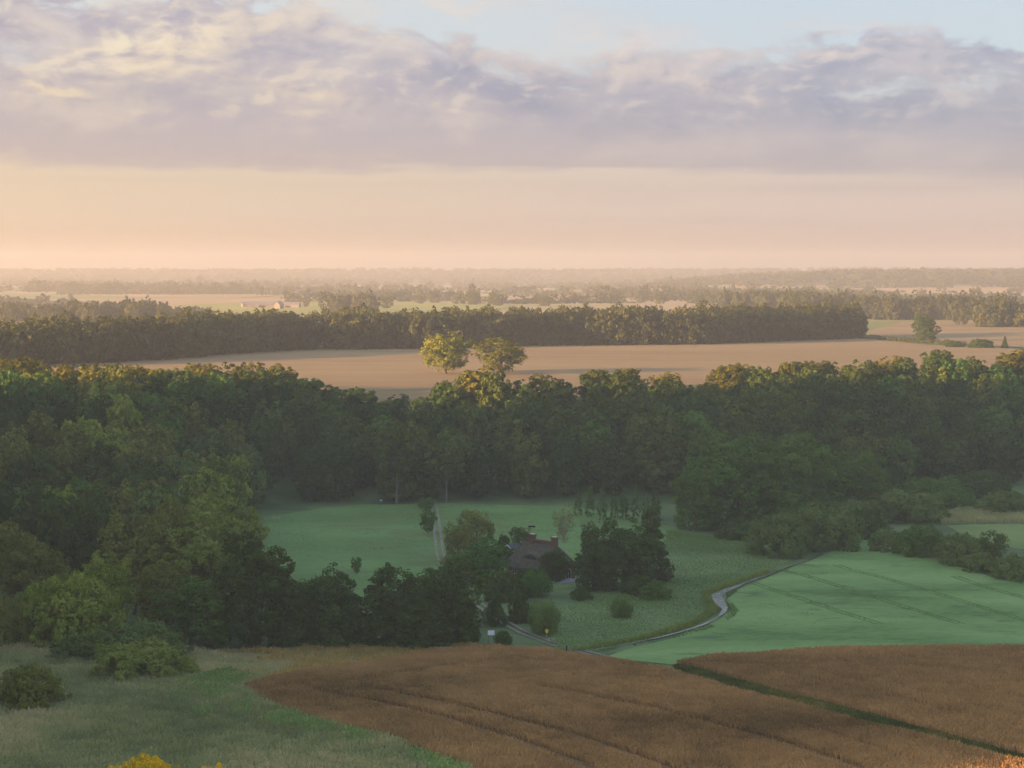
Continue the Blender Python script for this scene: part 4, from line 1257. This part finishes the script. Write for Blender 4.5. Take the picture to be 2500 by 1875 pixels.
def roof_mesh(th):
    """half-hipped thatch: two long slopes and two hips, with a thick rounded eave"""
    e, o_ = 0.7, W2 + 0.75
    hipz = EZ + 1.4
    yh = o_*(1 - (hipz - EZ + 0.35)/(RZ - EZ + 0.35))
    rx = L2 - 2.0
    v = [(-L2 - e, -o_, EZ - 0.35), (L2 + e, -o_, EZ - 0.35), (L2 + e, -yh, hipz), (rx, 0, RZ), (-rx, 0, RZ), (-L2 - e, -yh, hipz),
         (-L2 - e, o_, EZ - 0.35), (L2 + e, o_, EZ - 0.35), (L2 + e, yh, hipz), (-L2 - e, yh, hipz)]
    f = [(0, 1, 2, 3, 4, 5), (7, 6, 9, 4, 3, 8), (2, 8, 3), (9, 5, 4)]
    import bmesh
    bm = bmesh.new()
    bv = [bm.verts.new(p) for p in v]
    for q in f:
        bm.faces.new([bv[i] for i in q])
    bmesh.ops.recalc_face_normals(bm, faces=bm.faces)
    ret = bmesh.ops.solidify(bm, geom=bm.faces[:], thickness=th)
    bmesh.ops.bevel(bm, geom=[e_ for e_ in bm.edges if e_.is_manifold and e_.calc_face_angle(0) > 0.3], offset=0.16, segments=2, affect='EDGES')
    bmesh.ops.recalc_face_normals(bm, faces=bm.faces)
    me = bpy.data.meshes.new('roof')
    bm.to_mesh(me)
    bm.free()
    me.materials.append(M['thatch'])
    ob = bpy.data.objects.new('roof', me)
    COL.objects.link(ob)
    ob.parent = house
    return ob


roof = roof_mesh(0.3)
rc = MB()
for k in range(14):
    xx = -L2 + 2.05 + k*(2*L2 - 4.1)/13
    rc.box(xx - 0.33, xx + 0.33, -0.34, 0.34, RZ - 0.12, RZ + 0.42 - 0.04*(k % 2))
rc.build('ridge_capping', M['brick'], roof)
for xx in (-2.9, 4.2):
    ch = MB()
    ch.box(xx - 0.62, xx + 0.62, -0.52, 0.52, RZ - 0.9, RZ + 1.2)
    ch.box(xx - 0.74, xx + 0.74, -0.64, 0.64, RZ + 1.2, RZ + 1.42)
    c_ = ch.build('chimney', M['brick'], roof)
    cp = MB()
    cp.box(xx - 0.5, xx + 0.5, -0.4, 0.4, RZ + 1.42, RZ + 1.55)
    cp.build('chimney_cap', M['frame'], c_)
# eyebrow dormer in the long slope
dm = MB()
dx, dz = -0.2, EZ + 1.75
slope_y = lambda z: -(W2 + 0.75)*(1 - (z - EZ + 0.35)/(RZ - EZ + 0.35))
prev = None
ring = []
for k in range(13):
    u = -1 + 2*k/12
    top = dz + 1.15*math.cos(u*math.pi/2)**0.8 + 0.1
    ring.append((dx + u*2.6, slope_y(dz) - 0.15, top))
for a, b in zip(ring[:-1], ring[1:]):
    yb = lambda p: slope_y(min(p[2] + 0.55, RZ)) + 0.12
    dm.quad(a, b, (b[0], yb(b), b[2] + 0.55), (a[0], yb(a), a[2] + 0.55))
    dm.quad((a[0], a[1], a[2] - 0.28), (b[0], b[1], b[2] - 0.28), b, a)
dorm = dm.build('dormer', M['thatch'], roof)
wn = MB()
wn.box(dx - 1.5, dx + 1.5, slope_y(dz) - 0.02, slope_y(dz) + 0.1, dz - 0.05, dz + 0.8)
dwin = wn.build('window', M['glass'], roof)


def window(x, z0, w, h, face, name='window', bars=2):
    """a framed opening on a wall: face = 'end' (x = +L2) or 'long' (y = -W2)"""
    gl, fr = MB(), MB()
    tk = 0.09
    if face == 'end':
        gl.box(L2 + 0.004, L2 + 0.03, x - w/2, x + w/2, z0, z0 + h)
        b = lambda a0, a1, b0, b1: fr.box(L2 + 0.006, L2 + 0.09, a0, a1, b0, b1)
    else:
        gl.box(x - w/2, x + w/2, -W2 - 0.03, -W2 - 0.004, z0, z0 + h)
        b = lambda a0, a1, b0, b1: fr.box(a0, a1, -W2 - 0.09, -W2 - 0.006, b0, b1)
    b(x - w/2 - tk, x - w/2, z0 - tk, z0 + h + tk)
    b(x + w/2, x + w/2 + tk, z0 - tk, z0 + h + tk)
    b(x - w/2, x + w/2, z0 + h, z0 + h + tk)
    b(x - w/2, x + w/2, z0 - tk, z0)
    for k in range(1, bars):
        xx = x - w/2 + w*k/bars
        b(xx - 0.03, xx + 0.03, z0, z0 + h)
    f_ = gl.build(name, M['glass'], house)
    fr.build('frame', M['frame'], f_)
    return f_


window(-1.3, 0.36, 1.9, 2.0, 'end', 'door')
window(1.9, 0.36, 1.5, 2.0, 'end', 'door')
for xx in (-4.4, -1.6, 1.4, 4.4):
    window(xx, 0.9, 1.2, 1.2, 'long')
pt = MB()
pt.box(L2 + 0.1, L2 + 4.0, -W2 - 0.2, W2 + 1.6, -0.35, 0.34)
pt.build('patio', M['stone'], house)

# the little shed behind
sx, sy = at(1250, 1362)
shed = empty('garden_shed', (sx, sy, float(hgt(sx, sy))), -0.5)
tag(shed, 'small grey shed with a pale edged gable behind the thatched house', 'shed')
b = MB(); b.box(-1.6, 1.6, -2.2, 2.2, -0.2, 2.1)
i = len(b.v)
b.v += [(-1.6, -2.2, 2.1), (1.6, -2.2, 2.1), (0, -2.2, 3.3), (-1.6, 2.2, 2.1), (1.6, 2.2, 2.1), (0, 2.2, 3.3)]
b.f += [(i, i + 1, i + 2), (i + 4, i + 3, i + 5)]
b.build('wall', M['dark_wood'], shed)
b = MB()
for s in (-1, 1):
    j = len(b.v)
    b.v += [(s*1.95, -2.5, 1.9), (s*1.95, 2.5, 1.9), (0, 2.5, 3.42), (0, -2.5, 3.42), (s*1.95, -2.5, 2.02), (s*1.95, 2.5, 2.02), (0, 2.5, 3.54), (0, -2.5, 3.54)]
    b.f += [(j, j + 1, j + 2, j + 3), (j + 4, j + 5, j + 6, j + 7), (j, j + 4, j + 7, j + 3), (j + 1, j + 5, j + 6, j + 2), (j, j + 1, j + 5, j + 4)]
b.build('roof', M['slate'], shed)
b = MB()
for s in (-1, 1):
    b.tube([(s*1.97, -2.53, 1.9), (0, -2.53, 3.45)], [0.11, 0.11], 4)
b.build('bargeboard', M['white'], shed)


# ------------------------------------------------------------------ small things
def root(name, px, py, label, cat, rz=0.0):
    x, y = at(px, py)
    return tag(empty(name, (x, y, float(hgt(x, y))), rz), label, cat)


r_ = root('information_board', 1199, 1576, 'white board on two dark posts beside the tree belt', 'sign')
for s in (-1, 1):
    MB().box(s*0.42 - 0.05, s*0.42 + 0.05, -0.05, 0.05, -0.3, 2.85).build('post', M['dark_wood'], r_)
MB().box(-0.62, 0.62, -0.10, -0.052, 1.95, 2.85).build('panel', M['white'], r_)

r_ = root('trail_sign', 1335, 1561, 'small yellow sign on a grey post beside the weeping willow', 'sign')
MB().box(-0.05, 0.05, -0.05, 0.05, -0.3, 1.35).build('post', M['grey_wood'], r_)
pl2 = MB()
pts = [(math.cos(a)*0.31, math.sin(a)*0.31 + 1.68) for a in [math.radians(q) for q in range(-38, 219, 16)]] + [(-0.13, 1.22), (0.13, 1.22)]
i = len(pl2.v)
k = len(pts)
pl2.v += [(p[0], -0.085, p[1]) for p in pts] + [(p[0], -0.055, p[1]) for p in pts]
pl2.f.append(tuple(range(k)))
pl2.f.append(tuple(range(2*k - 1, k - 1, -1)))
for q in range(k):
    pl2.f.append((q, k + q, k + (q + 1) % k, (q + 1) % k))
pn = pl2.build('panel', M['yellow'], r_)
MB().box(-0.02, 0.09, -0.093, -0.0855, 1.58, 1.80).build('mark', M['black'], pn)

r_ = root('bridge_rail', 1347, 1570, 'short pale wooden handrail where the track crosses the stream', 'railing', -0.5)
for xx in (-0.55, 0.55):
    MB().box(xx - 0.05, xx + 0.05, -0.05, 0.05, -0.3, 1.0).build('post', M['grey_wood'], r_)
MB().box(-0.75, 0.75, -0.085, -0.053, 0.84, 0.96).build('rail', M['grey_wood'], r_)
MB().tube([(-0.55, -0.07, 0.1), (0.55, -0.07, 0.84)], [0.045, 0.045], 5).build('brace', M['grey_wood'], r_)

r_ = root('marker_post', 1383, 1595, 'dark wooden post standing beside the track near the wheat', 'post')
MB().tube([(0, 0, -0.3), (0.02, 0, 0.9), (0.03, 0, 1.35)], [0.15, 0.14, 0.13], 8).build('shaft', M['dark_wood'], r_)
MB().tube([(0.03, 0, 1.36), (0.03, 0, 1.42), (0.03, 0, 1.47)], [0.15, 0.13, 0.04], 8).build('cap', M['black'], r_)

r_ = root('feeding_trough', 1298, 1290, 'long dark trough standing in the upper meadow behind the house', 'trough', 0.1)
b = MB(); b.box(-0.95, 0.95, -0.3, 0.3, 0.35, 0.42); b.box(-0.95, 0.95, -0.3, -0.24, 0.43, 0.72); b.box(-0.95, 0.95, 0.24, 0.3, 0.43, 0.72); b.box(-0.95, -0.89, -0.235, 0.235, 0.43, 0.72); b.box(0.89, 0.95, -0.235, 0.235, 0.43, 0.72)
b.build('basin', M['dark_wood'], r_)
for s in (-1, 1):
    MB().box(s*0.7 - 0.06, s*0.7 + 0.06, -0.2, 0.2, -0.15, 0.345).build('leg', M['dark_wood'], r_)

r_ = root('fallen_log', 676, 1266, 'pale log lying at the wood edge of the meadow', 'log', 0.15)
MB().tube([(-0.95, 0, 0.2), (-0.3, 0.05, 0.24), (0.4, 0, 0.22), (0.95, -0.05, 0.2)], [0.16, 0.18, 0.17, 0.14], 8).build('stem', M['pale_bark'], r_)
MB().tube([(0.3, 0, 0.3), (0.5, -0.1, 0.62)], [0.06, 0.03], 5).build('branch_stub', M['pale_bark'], r_)

r_ = root('game_feeder', 930, 1234, 'small teal feeder with a pale lid at the upper meadow edge', 'feeder')
for a, b_ in ((-0.3, -0.25), (0.3, -0.25), (0, 0.3)):
    MB().tube([(a, b_, -0.2), (a*0.7, b_*0.7, 0.75)], [0.05, 0.045], 5).build('leg', M['dark_wood'], r_)
MB().tube([(0, 0, 0.7), (0, 0, 0.85), (0, 0, 1.45)], [0.18, 0.34, 0.36], 10).build('drum', M['teal'], r_)
MB().tube([(0, 0, 1.46), (0, 0, 1.52), (0, 0, 1.7)], [0.4, 0.38, 0.05], 10).build('lid', M['white'], r_)

for i, (px, py) in enumerate([(1416, 1262), (1469, 1272), (1505, 1268)]):
    x, y = at(px, py)
    r_ = empty('fence_post', (x, y, float(hgt(x, y))))
    tag(r_, 'pale fence post at the foot of the slender trees', 'post', 'pale posts under the slender trees')
    MB().tube([(0, 0, -0.3), (0, 0, 1.5)], [0.08, 0.07], 6).build('shaft', M['pale_bark'], r_)
    MB().tube([(0, 0, 1.5), (0, 0, 1.6)], [0.075, 0.015], 6).build('cap', M['pale_bark'], r_)

# ---- far farms
M['pale_wall'] = plain_mat('pale render', (0.17, 0.16, 0.15), (0.25, 0.23, 0.22), 0.3, 0.9)
M['grey_roof'] = plain_mat('grey roof', (0.15, 0.14, 0.15), (0.22, 0.20, 0.21), 0.3, 0.7)
M['red_roof'] = plain_mat('red tiles', (0.42, 0.10, 0.05), (0.55, 0.15, 0.08), 0.3, 0.7)


def barn(name, px, py, L, Wd, eave, ridge, rz, roofm, label, cat='barn'):
    x, y = at(px, py)
    r = tag(empty(name, (x, y, float(hgt(x, y))), rz), label, cat)
    b = MB(); b.box(-L/2, L/2, -Wd/2, Wd/2, -1, eave)
    for s in (-1, 1):
        i = len(b.v)
        b.v += [(s*L/2, -Wd/2, eave), (s*L/2, Wd/2, eave), (s*L/2, 0, ridge - 0.1)]
        b.f.append((i, i + 1, i + 2))
    b.build('wall', M['pale_wall'], r)
    b = MB()
    for s in (-1, 1):
        q = [(-L/2 - 0.4, s*(Wd/2 + 0.4), eave - 0.2), (L/2 + 0.4, s*(Wd/2 + 0.4), eave - 0.2), (L/2 + 0.4, 0, ridge), (-L/2 - 0.4, 0, ridge)]
        b.quad(*q)
        b.quad(*[(p[0], p[1], p[2] + 0.25) for p in q])
        b.quad(q[0], q[1], (q[1][0], q[1][1], q[1][2] + 0.25), (q[0][0], q[0][1], q[0][2] + 0.25))
    b.build('roof', roofm, r)
    b = MB(); b.box(-L*0.12, L*0.12, -Wd/2 - 0.06, -Wd/2 - 0.005, 0, eave*0.75)
    b.build('door', M['black'], r)
    return r


barn('farm_barn', 640, 752, 30, 12, 3.8, 6.5, 0.1, M['grey_roof'], 'longest pale barn of the far farm behind the long wood')
barn('farm_barn', 705, 752, 24, 11, 3.6, 6.2, -0.1, M['grey_roof'], 'pale barn at the tree end of the far farm')
barn('farm_barn', 610, 750, 17, 9, 3.5, 6, 0.3, M['grey_roof'], 'smaller pale barn at the sunward end of the far farm')
barn('farm_house', 681, 755, 9, 7, 4.5, 8, 1.2, M['grey_roof'], 'white gabled farmhouse between the pale barns', 'house')
barn('farm_house', 1612, 722, 30, 12, 6, 11, 0.0, M['grey_roof'], 'white house in the haze below the wooded hill', 'house')
barn('farm_house', 1708, 720, 34, 14, 4, 10, 0.9, M['red_roof'], 'far house with a long red roof catching the sun', 'house')
barn('farm_house', 1769, 722, 18, 12, 4, 10, 0.9, M['red_roof'], 'far house with a short red roof catching the sun', 'house')
barn('farm_barn', 760, 708, 40, 16, 5, 9, 0.0, M['grey_roof'], 'faint pale barn above the far farm')

# ------------------------------------------------------------------ the air
m, n = new_mat('haze')
v = n.n('ShaderNodeVolumePrincipled')
v.inputs['Color'].default_value = (0.83, 0.82, 0.81, 1)
v.inputs['Density'].default_value = 0.00021
v.inputs['Anisotropy'].default_value = 0.42
out = n.n('ShaderNodeOutputMaterial')
n.put(out.inputs['Volume'], v.outputs[0])
tag(MB().box(-6650, 6650, -320, 9120, -4.0, 136.0).build('haze', m), kind='stuff')
